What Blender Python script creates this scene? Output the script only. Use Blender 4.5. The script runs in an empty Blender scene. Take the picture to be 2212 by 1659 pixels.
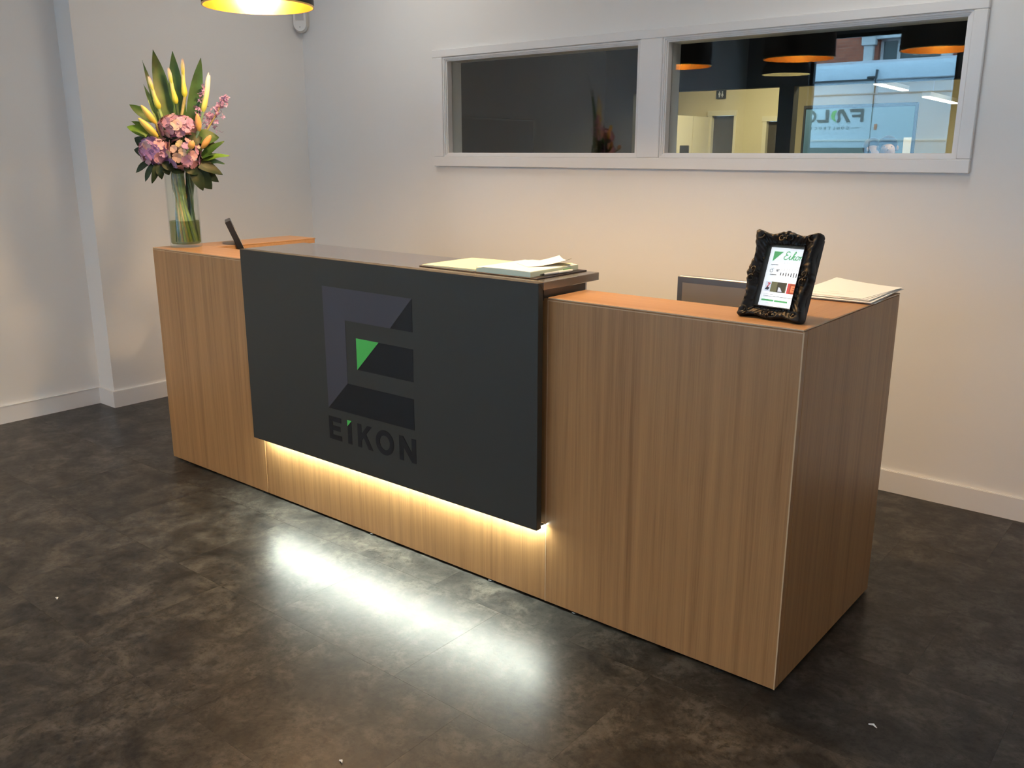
import bpy, bmesh, math, random
from mathutils import Vector, Matrix, Quaternion
random.seed(7)
SC = bpy.context.scene
COL = SC.collection
PI = math.pi

# ------------------------------------------------------------------ camera
CAM_POS = Vector((3.8109, -2.0855, 1.4183))
YAW, PITCH, FPX = 0.688, -0.256, 1920.1
cd = bpy.data.cameras.new('camera'); cam = bpy.data.objects.new('camera', cd); COL.objects.link(cam)
fwd = Vector((-math.sin(YAW)*math.cos(PITCH), math.cos(YAW)*math.cos(PITCH), math.sin(PITCH)))
right = Vector((math.cos(YAW), math.sin(YAW), 0)); upv = right.cross(fwd)
M = Matrix((right, upv, -fwd)).transposed().to_4x4(); M.translation = CAM_POS
cam.matrix_world = M
cd.sensor_fit = 'HORIZONTAL'; cd.sensor_width = 36.0; cd.lens = FPX/2212*36.0
cd.clip_start = 0.05; cd.clip_end = 200
SC.camera = cam

# ------------------------------------------------------------------ light levels
SKY = (0.52, 0.785, 1.0); SKY_S = 14.0
PENDANT = 560.0
LED = 250.0
OFFICE = 36.0
PANEL_FILL = 7.2
SC.view_settings.view_transform = 'Standard'; SC.view_settings.look = 'None'
SC.view_settings.gamma = 1.0; SC.view_settings.use_curve_mapping = False
SC.view_settings.exposure = 0.0
w = bpy.data.worlds.new('world'); SC.world = w; w.use_nodes = True
bg = w.node_tree.nodes['Background']; bg.inputs[0].default_value = (*SKY, 1); bg.inputs[1].default_value = SKY_S
SC.cycles.max_bounces = 10; SC.cycles.diffuse_bounces = 5; SC.cycles.glossy_bounces = 5
SC.cycles.transmission_bounces = 10; SC.cycles.transparent_max_bounces = 16
SC.cycles.use_denoising = True; SC.cycles.sample_clamp_indirect = 6.0
SC.cycles.caustics_reflective = False; SC.cycles.caustics_refractive = False

# ------------------------------------------------------------------ materials
MATS = {}
def newmat(name):
    m = bpy.data.materials.new(name); m.use_nodes = True; MATS[name] = m
    return m, m.node_tree, m.node_tree.nodes['Principled BSDF']
def plain(name, c, rough=.5, metal=0, spec=.5, bump=0, bscale=200, emit=None, es=0, var=0, vscale=6):
    m, t, b = newmat(name)
    b.inputs['Base Color'].default_value = (*c, 1); b.inputs['Roughness'].default_value = rough
    b.inputs['Metallic'].default_value = metal; b.inputs['Specular IOR Level'].default_value = spec
    if emit: b.inputs['Emission Color'].default_value = (*emit, 1); b.inputs['Emission Strength'].default_value = es
    g = t.nodes.new('ShaderNodeNewGeometry')
    if var:
        n = t.nodes.new('ShaderNodeTexNoise'); n.inputs['Scale'].default_value = vscale; n.inputs['Detail'].default_value = 5
        t.links.new(g.outputs['Position'], n.inputs['Vector'])
        r = t.nodes.new('ShaderNodeValToRGB')
        r.color_ramp.elements[0].position = .3; r.color_ramp.elements[1].position = .7
        r.color_ramp.elements[0].color = (*[x*(1-var) for x in c], 1); r.color_ramp.elements[1].color = (*[min(1, x*(1+var)) for x in c], 1)
        t.links.new(n.outputs['Fac'], r.inputs['Fac']); t.links.new(r.outputs['Color'], b.inputs['Base Color'])
    if bump:
        n = t.nodes.new('ShaderNodeTexNoise'); n.inputs['Scale'].default_value = bscale; n.inputs['Detail'].default_value = 3
        t.links.new(g.outputs['Position'], n.inputs['Vector'])
        bn = t.nodes.new('ShaderNodeBump'); bn.inputs['Strength'].default_value = bump; bn.inputs['Distance'].default_value = .002
        t.links.new(n.outputs['Fac'], bn.inputs['Height']); t.links.new(bn.outputs['Normal'], b.inputs['Normal'])
    return m
def emitter(name, c, s):
    m, t, b = newmat(name)
    b.inputs['Base Color'].default_value = (*c, 1); b.inputs['Emission Color'].default_value = (*c, 1); b.inputs['Emission Strength'].default_value = s
    return m
def wood(name, scl, c0=(.280, .130, .046), c1=(.485, .250, .097), rough=.36):
    m, t, b = newmat(name)
    g = t.nodes.new('ShaderNodeNewGeometry'); mp = t.nodes.new('ShaderNodeMapping'); mp.inputs['Scale'].default_value = scl
    t.links.new(g.outputs['Position'], mp.inputs['Vector'])
    n1 = t.nodes.new('ShaderNodeTexNoise'); n1.inputs['Scale'].default_value = 1.0; n1.inputs['Detail'].default_value = 9; n1.inputs['Roughness'].default_value = .68
    n1.inputs['Distortion'].default_value = .25
    t.links.new(mp.outputs[0], n1.inputs['Vector'])
    n2 = t.nodes.new('ShaderNodeTexNoise'); n2.inputs['Scale'].default_value = 7.0; n2.inputs['Detail'].default_value = 4
    t.links.new(mp.outputs[0], n2.inputs['Vector'])
    mx = t.nodes.new('ShaderNodeMath'); mx.operation = 'MULTIPLY_ADD'; mx.inputs[1].default_value = .35
    t.links.new(n2.outputs['Fac'], mx.inputs[0]); t.links.new(n1.outputs['Fac'], mx.inputs[2])
    r = t.nodes.new('ShaderNodeValToRGB'); e = r.color_ramp.elements
    e[0].position = .46; e[0].color = (*c0, 1); e[1].position = .88; e[1].color = (*c1, 1)
    k = e.new(.64); k.color = (*[(a*.45+d*.55) for a, d in zip(c0, c1)], 1)
    t.links.new(mx.outputs[0], r.inputs['Fac']); t.links.new(r.outputs['Color'], b.inputs['Base Color'])
    b.inputs['Roughness'].default_value = rough
    bn = t.nodes.new('ShaderNodeBump'); bn.inputs['Strength'].default_value = .12; bn.inputs['Distance'].default_value = .001
    t.links.new(mx.outputs[0], bn.inputs['Height']); t.links.new(bn.outputs['Normal'], b.inputs['Normal'])
    return m
def pane_mat(name, refl, tint=(1, 1, 1)):
    m, t, b = newmat(name); t.nodes.remove(b)
    out = [n for n in t.nodes if n.type == 'OUTPUT_MATERIAL'][0]
    tr = t.nodes.new('ShaderNodeBsdfTransparent'); tr.inputs[0].default_value = (*tint, 1)
    gl = t.nodes.new('ShaderNodeBsdfGlossy'); gl.inputs['Roughness'].default_value = .005
    mx = t.nodes.new('ShaderNodeMixShader'); mx.inputs[0].default_value = refl
    t.links.new(tr.outputs[0], mx.inputs[1]); t.links.new(gl.outputs[0], mx.inputs[2]); t.links.new(mx.outputs[0], out.inputs[0])
    return m
def objrand(name, cols, rough=.5, trans=0.0, noise=0):
    """colour picked per object from a ramp"""
    m, t, b = newmat(name)
    oi = t.nodes.new('ShaderNodeObjectInfo'); r = t.nodes.new('ShaderNodeValToRGB'); e = r.color_ramp.elements
    e[0].color = (*cols[0], 1); e[1].color = (*cols[-1], 1)
    for i, c in enumerate(cols[1:-1]): k = e.new((i+1)/(len(cols)-1)); k.color = (*c, 1)
    t.links.new(oi.outputs['Random'], r.inputs['Fac']); t.links.new(r.outputs['Color'], b.inputs['Base Color'])
    b.inputs['Roughness'].default_value = rough
    return m
def gradz(name, stops, rough=.5, axis=2):
    """colour along the thing's own height (generated coordinates)"""
    m, t, b = newmat(name)
    tc = t.nodes.new('ShaderNodeTexCoord'); sp = t.nodes.new('ShaderNodeSeparateXYZ'); t.links.new(tc.outputs['Generated'], sp.inputs[0])
    r = t.nodes.new('ShaderNodeValToRGB'); e = r.color_ramp.elements
    e[0].position = stops[0][0]; e[0].color = (*stops[0][1], 1); e[1].position = stops[-1][0]; e[1].color = (*stops[-1][1], 1)
    for p, c in stops[1:-1]: k = e.new(p); k.color = (*c, 1)
    t.links.new(sp.outputs[axis], r.inputs['Fac']); t.links.new(r.outputs['Color'], b.inputs['Base Color'])
    b.inputs['Roughness'].default_value = rough
    return m

WALL = plain('wall_paint', (.82, .81, .79), .55, bump=.05, bscale=350)
TRIM = plain('trim_paint', (.82, .81, .80), .35)
DARKWALL = plain('unlit_room_dark', (.06, .063, .058), .6, bump=.05, bscale=300)  # the unlit meeting room's darkness is put into this base colour
CEIL = plain('ceiling_paint', (.72, .71, .69), .7)
CREAM = plain('cream_paint', (.80, .72, .47), .6)
BLACKLAM = plain('charcoal_laminate', (.040, .0385, .033), .5, spec=.35)
COUNTER = plain('counter_laminate', (.13, .105, .082), .22, spec=1.0)  # charcoal laminate, base lightened and warmed to carry the wall's reflection
_b = COUNTER.node_tree.nodes['Principled BSDF']; _b.inputs['Coat Weight'].default_value = 1.0; _b.inputs['Coat Roughness'].default_value = .16; _b.inputs['Coat IOR'].default_value = 1.7
LOGOGREY = plain('logo_slate', (.066, .062, .076), .5, spec=.35)
LOGOBLK = plain('logo_black', (.010, .010, .012), .5, spec=.3)
LOGOGRN = plain('logo_green', (.085, .56, .10), .4)
WOODV = wood('oak_vertical', (36, 36, .6))
WOODX = wood('oak_along_x', (.55, 26, 26), (.36, .185, .08), (.50, .285, .14))
WOODY = wood('oak_along_y', (26, .55, 26), (.36, .185, .08), (.50, .285, .14))
LIP = plain('oak_lipping', (.62, .43, .25), .4)
WORKTOP = plain('worktop_white', (.55, .53, .5), .5)
BLACK = plain('black_plastic', (.012, .012, .013), .35)
BLACKM = plain('black_matte', (.016, .015, .014), .55)
SILVER = plain('silver_metal', (.78, .79, .82), .3, metal=.9)
GREYP = plain('grey_plastic', (.30, .31, .33), .5)
PAPER = plain('paper_white', (.90, .885, .85), .7)
PAPERY = plain('paper_cream', (.82, .76, .50), .7)
PAPERG = plain('paper_edges', (.62, .72, .58), .7)
GOLD = plain('gold_lining', (.92, .59, .17), .26, metal=1.0)
BRICKM, _t, _b = newmat('brickwork')
_g = _t.nodes.new('ShaderNodeNewGeometry'); _sx = _t.nodes.new('ShaderNodeSeparateXYZ'); _cx = _t.nodes.new('ShaderNodeCombineXYZ')
_t.links.new(_g.outputs['Position'], _sx.inputs[0]); _t.links.new(_sx.outputs['X'], _cx.inputs['X']); _t.links.new(_sx.outputs['Z'], _cx.inputs['Y'])
_bt = _t.nodes.new('ShaderNodeTexBrick'); _bt.inputs['Scale'].default_value = 4.4; _bt.inputs['Mortar Size'].default_value = .012
_bt.inputs['Color1'].default_value = (.42, .13, .07, 1); _bt.inputs['Color2'].default_value = (.30, .085, .05, 1); _bt.inputs['Mortar'].default_value = (.35, .25, .2, 1)
_t.links.new(_cx.outputs[0], _bt.inputs['Vector']); _t.links.new(_bt.outputs['Color'], _b.inputs['Base Color']); _b.inputs['Roughness'].default_value = .85

# floor vinyl
FLOORM, t, b = newmat('floor_vinyl')
g = t.nodes.new('ShaderNodeNewGeometry'); oi = t.nodes.new('ShaderNodeObjectInfo')
sc_ = t.nodes.new('ShaderNodeVectorMath'); sc_.operation = 'SCALE'; sc_.inputs['Scale'].default_value = 9.0
cb = t.nodes.new('ShaderNodeCombineXYZ'); t.links.new(oi.outputs['Random'], cb.inputs['Z']); t.links.new(oi.outputs['Random'], cb.inputs['X'])
t.links.new(cb.outputs[0], sc_.inputs[0])
ad = t.nodes.new('ShaderNodeVectorMath'); ad.operation = 'ADD'; t.links.new(g.outputs['Position'], ad.inputs[0]); t.links.new(sc_.outputs[0], ad.inputs[1])
na = t.nodes.new('ShaderNodeTexNoise'); na.inputs['Scale'].default_value = 7.5; na.inputs['Detail'].default_value = 10; na.inputs['Roughness'].default_value = .72; na.inputs['Distortion'].default_value = .4
t.links.new(ad.outputs[0], na.inputs['Vector'])
nb_ = t.nodes.new('ShaderNodeTexNoise'); nb_.inputs['Scale'].default_value = 42; nb_.inputs['Detail'].default_value = 6; nb_.inputs['Roughness'].default_value = .75
t.links.new(ad.outputs[0], nb_.inputs['Vector'])
ra = t.nodes.new('ShaderNodeValToRGB'); e = ra.color_ramp.elements
e[0].position = .34; e[0].color = (.009, .0081, .0072, 1); e[1].position = .66; e[1].color = (.088, .077, .064, 1)
k = e.new(.5); k.color = (.034, .030, .0255, 1)
t.links.new(na.outputs['Fac'], ra.inputs['Fac'])
rb = t.nodes.new('ShaderNodeValToRGB'); e = rb.color_ramp.elements
e[0].position = .36; e[0].color = (.35, .35, .35, 1); e[1].position = .52; e[1].color = (1, 1, 1, 1)
t.links.new(nb_.outputs['Fac'], rb.inputs['Fac'])
mu = t.nodes.new('ShaderNodeMix'); mu.data_type = 'RGBA'; mu.blend_type = 'MULTIPLY'; mu.inputs[0].default_value = 1
t.links.new(ra.outputs['Color'], mu.inputs[6]); t.links.new(rb.outputs['Color'], mu.inputs[7])
tone = t.nodes.new('ShaderNodeMapRange'); tone.inputs[3].default_value = .88; tone.inputs[4].default_value = 1.10
t.links.new(oi.outputs['Random'], tone.inputs[0])
mu2 = t.nodes.new('ShaderNodeVectorMath'); mu2.operation = 'SCALE'; t.links.new(mu.outputs[2], mu2.inputs[0]); t.links.new(tone.outputs[0], mu2.inputs['Scale'])
t.links.new(mu2.outputs[0], b.inputs['Base Color'])
rr = t.nodes.new('ShaderNodeMapRange'); rr.inputs[1].default_value = .3; rr.inputs[2].default_value = .7; rr.inputs[3].default_value = .37; rr.inputs[4].default_value = .30
t.links.new(na.outputs['Fac'], rr.inputs[0]); t.links.new(rr.outputs[0], b.inputs['Roughness']); b.inputs['Specular IOR Level'].default_value = .30
bn = t.nodes.new('ShaderNodeBump'); bn.inputs['Strength'].default_value = .25; bn.inputs['Distance'].default_value = .0015
t.links.new(nb_.outputs['Fac'], bn.inputs['Height']); t.links.new(bn.outputs['Normal'], b.inputs['Normal'])

# ------------------------------------------------------------------ mesh helpers
def BM(): return bmesh.new()
def box(bm, x0, x1, y0, y1, z0, z1, bev=0, seg=1):
    r = bmesh.ops.create_cube(bm, size=1.0)
    for v in r['verts']:
        v.co = Vector(((x0+x1)/2+v.co.x*(x1-x0), (y0+y1)/2+v.co.y*(y1-y0), (z0+z1)/2+v.co.z*(z1-z0)))
    if bev:
        ed = list({e for v in r['verts'] for e in v.link_edges})
        bmesh.ops.bevel(bm, geom=ed, offset=bev, segments=seg, affect='EDGES', profile=.5)
    return bm
def prism(bm, pts, a, b_, axis='y'):
    """polygon pts in the two other axes, extruded from a to b_"""
    def mk(p, v):
        return Vector((p[0], v, p[1])) if axis == 'y' else (Vector((v, p[0], p[1])) if axis == 'x' else Vector((p[0], p[1], v)))
    A = [bm.verts.new(mk(p, a)) for p in pts]; B = [bm.verts.new(mk(p, b_)) for p in pts]
    n = len(pts); bm.faces.new(A); bm.faces.new(B[::-1])
    for i in range(n): bm.faces.new((A[i], B[i], B[(i+1) % n], A[(i+1) % n]))
    return bm
def lathe(bm, prof, c=(0, 0, 0), seg=32, close=False):
    rings = []
    for r, z in prof:
        if r < 1e-6: rings.append([bm.verts.new((c[0], c[1], c[2]+z))])
        else: rings.append([bm.verts.new((c[0]+r*math.cos(2*PI*i/seg), c[1]+r*math.sin(2*PI*i/seg), c[2]+z)) for i in range(seg)])
    prs = list(zip(rings, rings[1:]))
    if close: prs.append((rings[-1], rings[0]))
    for a, b_ in prs:
        for i in range(seg):
            j = (i+1) % seg
            if len(a) == 1 and len(b_) == 1: continue
            if len(a) == 1: bm.faces.new((a[0], b_[j], b_[i]))
            elif len(b_) == 1: bm.faces.new((a[i], a[j], b_[0]))
            else: bm.faces.new((a[i], a[j], b_[j], b_[i]))
    return bm
def tube(bm, pts, rad, seg=8, cap=True):
    pts = [Vector(p) for p in pts]; n = len(pts)
    rads = rad if isinstance(rad, (list, tuple)) else [rad]*n
    rings = []; ref = None
    for i, p in enumerate(pts):
        d = (pts[min(i+1, n-1)]-pts[max(i-1, 0)]).normalized()
        if ref is None: ref = d.orthogonal().normalized()
        ref = (ref-d*ref.dot(d)).normalized(); s = d.cross(ref)
        rings.append([bm.verts.new(p+rads[i]*(ref*math.cos(2*PI*k/seg)+s*math.sin(2*PI*k/seg))) for k in range(seg)])
    for a, b_ in zip(rings, rings[1:]):
        for k in range(seg): bm.faces.new((a[k], a[(k+1) % seg], b_[(k+1) % seg], b_[k]))
    if cap: bm.faces.new(rings[0][::-1]); bm.faces.new(rings[-1])
    return bm
def ball(bm, c, r, sub=2, sc=(1, 1, 1)):
    q = bmesh.ops.create_icosphere(bm, subdivisions=sub, radius=r)
    for v in q['verts']: v.co = Vector((v.co.x*sc[0], v.co.y*sc[1], v.co.z*sc[2]))+Vector(c)
    return bm
def smoothpath(pts, n=10):
    P = [Vector(p) for p in pts]; P = [P[0]*2-P[1]]+P+[P[-1]*2-P[-2]]; out = []
    for i in range(1, len(P)-2):
        for k in range(n):
            s = k/n; a, b_, c, d = P[i-1:i+3]
            out.append(.5*((2*b_)+(c-a)*s+(2*a-5*b_+4*c-d)*s*s+(3*b_-a-3*c+d)*s**3))
    out.append(P[-2]); return out
def link(o):
    COL.objects.link(o); return o
def base_of(o):
    p = Vector((0, 0, 0))
    while o: p += o.location; o = o.parent
    return p
def obj(name, bm, mat, parent=None, smooth=False, loc=None):
    """bm holds world coordinates; origin goes to the parent's place, or to the bottom centre of a top-level mesh"""
    bmesh.ops.recalc_face_normals(bm, faces=bm.faces[:])
    me = bpy.data.meshes.new(name)
    if parent is not None: org = base_of(parent)
    elif loc is not None: org = Vector(loc)
    else:
        xs = [v.co for v in bm.verts]
        lo = [min(v[i] for v in xs) for i in range(3)]; hi = [max(v[i] for v in xs) for i in range(3)]
        org = Vector(((lo[0]+hi[0])/2, (lo[1]+hi[1])/2, lo[2]))
    for v in bm.verts: v.co -= org
    if smooth:
        for f in bm.faces: f.smooth = True
    bm.to_mesh(me); bm.free()
    if isinstance(mat, (list, tuple)):
        for m in mat: me.materials.append(m)
    else: me.materials.append(mat)
    if smooth:
        try: me.set_sharp_from_angle(angle=math.radians(38))
        except Exception: pass
    o = link(bpy.data.objects.new(name, me))
    if parent is not None: o.parent = parent
    else: o.location = org
    return o
def tag(o, label=None, cat=None, group=None, kind=None):
    if label: o['label'] = label
    if cat: o['category'] = cat
    if group: o['group'] = group
    if kind: o['kind'] = kind
    return o
def thing(name, label, cat, loc, group=None):
    o = link(bpy.data.objects.new(name, None)); o.location = loc; o.empty_display_size = .1
    return tag(o, label, cat, group)
def struct(name, bm, mat, label=None, parent=None):
    o = obj(name, bm, mat, parent)
    if parent is None: tag(o, label or name.replace('_', ' '), None, None, 'structure')
    return o
def sempty(name, loc, label):
    o = link(bpy.data.objects.new(name, None)); o.location = loc; o.empty_display_size = .1
    return tag(o, label, None, None, 'structure')
def bx(name, x0, x1, y0, y1, z0, z1, mat, parent=None, bev=0, seg=1):
    return obj(name, box(BM(), x0, x1, y0, y1, z0, z1, bev, seg), mat, parent)
def wallgrid(bm, a0, a1, z0, z1, holes, b0, b1, axis='x'):
    """wall along axis a with rectangular holes (a0,a1,z0,z1)"""
    A = sorted({a0, a1, *[h[0] for h in holes], *[h[1] for h in holes]}); Z = sorted({z0, z1, *[h[2] for h in holes], *[h[3] for h in holes]})
    A = [v for v in A if a0 <= v <= a1]; Z = [v for v in Z if z0 <= v <= z1]
    for i in range(len(A)-1):
        for j in range(len(Z)-1):
            ca, cz = (A[i]+A[i+1])/2, (Z[j]+Z[j+1])/2
            if any(h[0] < ca < h[1] and h[2] < cz < h[3] for h in holes): continue
            if axis == 'x': box(bm, A[i], A[i+1], b0, b1, Z[j], Z[j+1])
            else: box(bm, b0, b1, A[i], A[i+1], Z[j], Z[j+1])
    bmesh.ops.remove_doubles(bm, verts=bm.verts[:], dist=1e-5)
    # drop inner faces shared by neighbouring cells
    seen = {}
    for f in bm.faces[:]:
        k_ = tuple(sorted(v.index for v in f.verts)) if False else frozenset(f.verts)
        seen.setdefault(k_, []).append(f)
    kill = [f for fs in seen.values() if len(fs) > 1 for f in fs]
    if kill: bmesh.ops.delete(bm, geom=kill, context='FACES')
    return bm
def text_bm(txt, size, place, offset=0.0, shear=0.0, align='LEFT', spacing=1.0, depth=.0006):
    """flat lettering; place maps (x, y, d) of the text plane to world"""
    cu = bpy.data.curves.new('lettering', 'FONT'); cu.body = txt; cu.size = size; cu.offset = offset; cu.shear = shear
    cu.align_x = align; cu.space_character = spacing; cu.extrude = depth/2; cu.resolution_u = 3
    o = link(bpy.data.objects.new('lettering', cu))
    dg = bpy.context.evaluated_depsgraph_get(); me = bpy.data.meshes.new_from_object(o.evaluated_get(dg))
    bm = BM(); bm.from_mesh(me)
    for v in bm.verts: v.co = place(v.co.x, v.co.y, v.co.z+depth/2)
    bpy.data.objects.remove(o); bpy.data.curves.remove(cu); bpy.data.meshes.remove(me)
    return bm

# ------------------------------------------------------------------ the room
W = 1.7272                       # back wall plane
XL, XLP, YSTEP = -1.2176, -1.0505, .2554
XR, YF, ZC = 5.6, -5.0, 2.8
# floor: sub-floor plus one object for each vinyl tile
floor = struct('floor', box(BM(), XL-.15, XR+.15, YF-.1, W+.1, -.06, -.004), plain('floor_joint', (.025, .022, .019), .7), 'dark grey vinyl tile floor with a mottled concrete look')
TX, TY, GAP = .555, .46, .0002
full = None
def tile_mesh(sx, sy):
    bm = BM(); c = .0002
    lo = [bm.verts.new((x, y, -.004)) for x, y in ((-sx/2, -sy/2), (sx/2, -sy/2), (sx/2, sy/2), (-sx/2, sy/2))]
    mi = [bm.verts.new((x, y, -.0002)) for x, y in ((-sx/2, -sy/2), (sx/2, -sy/2), (sx/2, sy/2), (-sx/2, sy/2))]
    hi = [bm.verts.new((x, y, 0)) for x, y in ((-sx/2+c, -sy/2+c), (sx/2-c, -sy/2+c), (sx/2-c, sy/2-c), (-sx/2+c, sy/2-c))]
    for a, b_ in ((lo, mi), (mi, hi)):
        for i in range(4): bm.faces.new((a[i], a[(i+1) % 4], b_[(i+1) % 4], b_[i]))
    bm.faces.new(hi); bmesh.ops.recalc_face_normals(bm, faces=bm.faces[:])
    me = bpy.data.meshes.new('tile'); bm.to_mesh(me); bm.free(); me.materials.append(FLOORM); return me
fb = base_of(floor)
for r in range(-12, 6):
    y0 = -.14+TY*r; y1 = y0+TY
    off = 1.605 if r % 2 else 1.87
    for c in range(-7, 9):
        x0 = off+TX*c; x1 = x0+TX
        a, b2, c2, d2 = max(x0, XL), min(x1, XR), max(y0, YF), min(y1, W)
        if b2-a < .02 or d2-c2 < .02: continue
        if a == x0 and b2 == x1 and c2 == y0 and d2 == y1:
            full = full or tile_mesh(TX-GAP, TY-GAP); me = full
        else: me = tile_mesh(b2-a-GAP, d2-c2-GAP)
        o = link(bpy.data.objects.new('tile', me)); o.parent = floor
        o.location = Vector(((a+b2)/2, (c2+d2)/2, 0))-fb

struct('ceiling', box(BM(), XL-.15, XR+.15, YF-.1, W+.1, ZC, ZC+.08), CEIL, 'plain white ceiling over the reception')
PANEL_FILLM = emitter('panel_fill', (1.0, .93, .83), PANEL_FILL)  # unseen ceiling panels added as fill to lift the walls
for lab, x, y in (('added square ceiling fill light over the waiting side near the left wall', -.1, -1.6), ('added square ceiling fill light before the middle of the desk', 2.0, -1.6), ('added square ceiling fill light by the right wall near the shopfront', 4.6, -1.6), ('added square ceiling fill light behind the left half of the desk', .15, .95), ('added square ceiling fill light behind the right half of the desk', 2.75, .95)):
    t_ = thing('unseen_ceiling_light', lab, 'light', (x, y, ZC-.03))
    bx('light_frame', x-.32, x+.32, y-.32, y+.32, ZC-.024, ZC-.0005, TRIM, t_); bx('diffuser', x-.29, x+.29, y-.29, y+.29, ZC-.03, ZC-.0245, PANEL_FILLM, t_)
# back wall with two openings; white in the reception, meeting room side coloured dark to stand for its gloom
P1 = (.205, 1.452, 1.405, 1.907); P2 = (1.604, 2.878, 1.405, 1.909)
struct('wall_back', wallgrid(BM(), XL-.15, XR+.15, 0, ZC, [P1, P2], W, W+.06), WALL, 'white back wall behind the reception desk')
struct('wall_meeting_front', wallgrid(BM(), -1.05, XR, 0, ZC, [P1, P2], W+.06, W+.11), DARKWALL, 'inner face of the meeting room wall, coloured dark for gloom')
struct('wall_left', prism(BM(), [(XL-.15, YF-.1), (XL, YF-.1), (XL, YSTEP), (XLP, YSTEP), (XLP, W), (XL-.15, W)], 0, ZC, 'z'), WALL, 'white left wall with a shallow step')
struct('wall_right', box(BM(), XR, XR+.15, YF-.1, W, 0, ZC), WALL, 'white right wall of the reception')
# skirting
HB, TB = .096, .014
def skirt(name, pts, label):
    bm = prism(BM(), pts, 0, HB, 'z')
    ed = [e for e in bm.edges if all(abs(v.co.z-HB) < 1e-6 for v in e.verts)]
    bmesh.ops.bevel(bm, geom=ed, offset=.003, segments=2, affect='EDGES')
    struct(name, bm, TRIM, label)
skirt('baseboard_back', [(XLP, W-TB), (XR, W-TB), (XR, W), (XLP, W)], 'white skirting board along the back wall')
skirt('baseboard_left', [(XL, YF), (XL+TB, YF), (XL+TB, YSTEP-TB), (XLP+TB, YSTEP-TB), (XLP+TB, W-TB), (XLP, W-TB), (XLP, YSTEP), (XL, YSTEP)], 'white skirting board along the stepped left wall')
skirt('baseboard_right', [(XR-TB, YF), (XR, YF), (XR, W-TB), (XR-TB, W-TB)], 'white skirting board along the right wall')

# window casing and the two internal windows
PANE = pane_mat('window_glass', .075, (.93, .95, .94))
cas = sempty('trim_1', (1.5, W, 1.335), 'white timber casing around the pair of internal windows')
CX0, CX1, CZ0, CZ1 = .113, 2.945, 1.336, 1.964
cy0, cy1 = W-.022, W-.0005
bx('casing_board', CX0, CX1, cy0, cy1, CZ0, P1[2]-.016, TRIM, cas, .003)
bx('casing_board', CX0, CX1, cy0, cy1, P1[3]+.016, CZ1, TRIM, cas, .003)
bx('casing_board', CX0, P1[0]-.016, cy0, cy1, P1[2]-.0155, P1[3]+.0155, TRIM, cas, .003)
bx('casing_board', P1[1]+.016, P2[0]-.016, cy0, cy1, P1[2]-.0155, P1[3]+.0155, TRIM, cas, .003)
bx('casing_board', P2[1]+.016, CX1, cy0, cy1, P1[2]-.0155, P1[3]+.0155, TRIM, cas, .003)
def ring(bm, x0, x1, z0, z1, wd, y0, y1):
    for q in ((x0-wd, x1+wd, z0-wd, z0), (x0-wd, x1+wd, z1, z1+wd), (x0-wd, x0, z0, z1), (x1, x1+wd, z0, z1)):
        box(bm, q[0], q[1], y0, y1, q[2], q[3])
    return bm
for i, P in enumerate((P1, P2)):
    wn = sempty('window_%d' % (i+1), ((P[0]+P[1])/2, W, P[2]), ('left internal window showing the dark meeting room', 'right internal window reflecting pendant lamps and a van')[i])
    obj('outer_bead', ring(BM(), P[0]-.007, P[1]+.007, P[2]-.007, P[3]+.007, .008, W-.015, W-.0005), TRIM, wn)
    obj('inner_bead', ring(BM(), P[0], P[1], P[2], P[3], .0068, W-.009, W-.0005), TRIM, wn)
    t_ = .006
    bm = BM()
    for q in ((P[0], P[1], P[2], P[2]+t_), (P[0], P[1], P[3]-t_, P[3]), (P[0], P[0]+t_, P[2]+t_, P[3]-t_), (P[1]-t_, P[1], P[2]+t_, P[3]-t_)):
        box(bm, q[0], q[1], W-.002, W+.112, q[2], q[3])
    obj('jamb_lining', bm, TRIM, wn)
    bx('glass_pane', P[0]+t_, P[1]-t_, W+.034, W+.040, P[2]+t_, P[3]-t_, PANE, wn)

# ------------------------------------------------------------------ shopfront behind the camera
SH1, SH2 = (-.45, 1.16, .0, 2.70), (1.5, 5.4, .0, 2.70)  # second opening is unseen, added and widened to bring daylight onto the left wall
struct('wall_front', wallgrid(BM(), XL-.15, XR+.15, 0, ZC, [SH1, SH2], YF-.15, YF), plain('front_paint', (.25, .26, .27), .6), 'grey shopfront wall facing the street')
SHG = pane_mat('shop_glass', .03, (.94, .97, .97))
ALU = plain('dark_aluminium', (.03, .032, .035), .4)
for i, S in enumerate((SH1, SH2)):
    wn = sempty('window_%d' % (i+3), ((S[0]+S[1])/2, YF-.08, 0), ('tall glazed shopfront opening towards the van', 'unseen wide shopfront glazing added to admit daylight')[i])
    bm = BM()
    for q in ((S[0], S[1], 0, .05), (S[0], S[1], S[3]-.04, S[3]), (S[0], S[0]+.04, .05, S[3]-.04), (S[1]-.04, S[1], .05, S[3]-.04)):
        box(bm, q[0], q[1], YF-.11, YF-.05, q[2], q[3])
    obj('window_frame', bm, ALU, wn)
    bx('glass_pane', S[0]+.04, S[1]-.04, YF-.084, YF-.076, .05, S[3]-.04, SHG, wn)

struct('ground', box(BM(), -30, 30, -40, YF-.15, -.2, -.06), plain('asphalt', (.10, .10, .105), .8, var=.25, vscale=8), 'grey street outside the shopfront')

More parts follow.
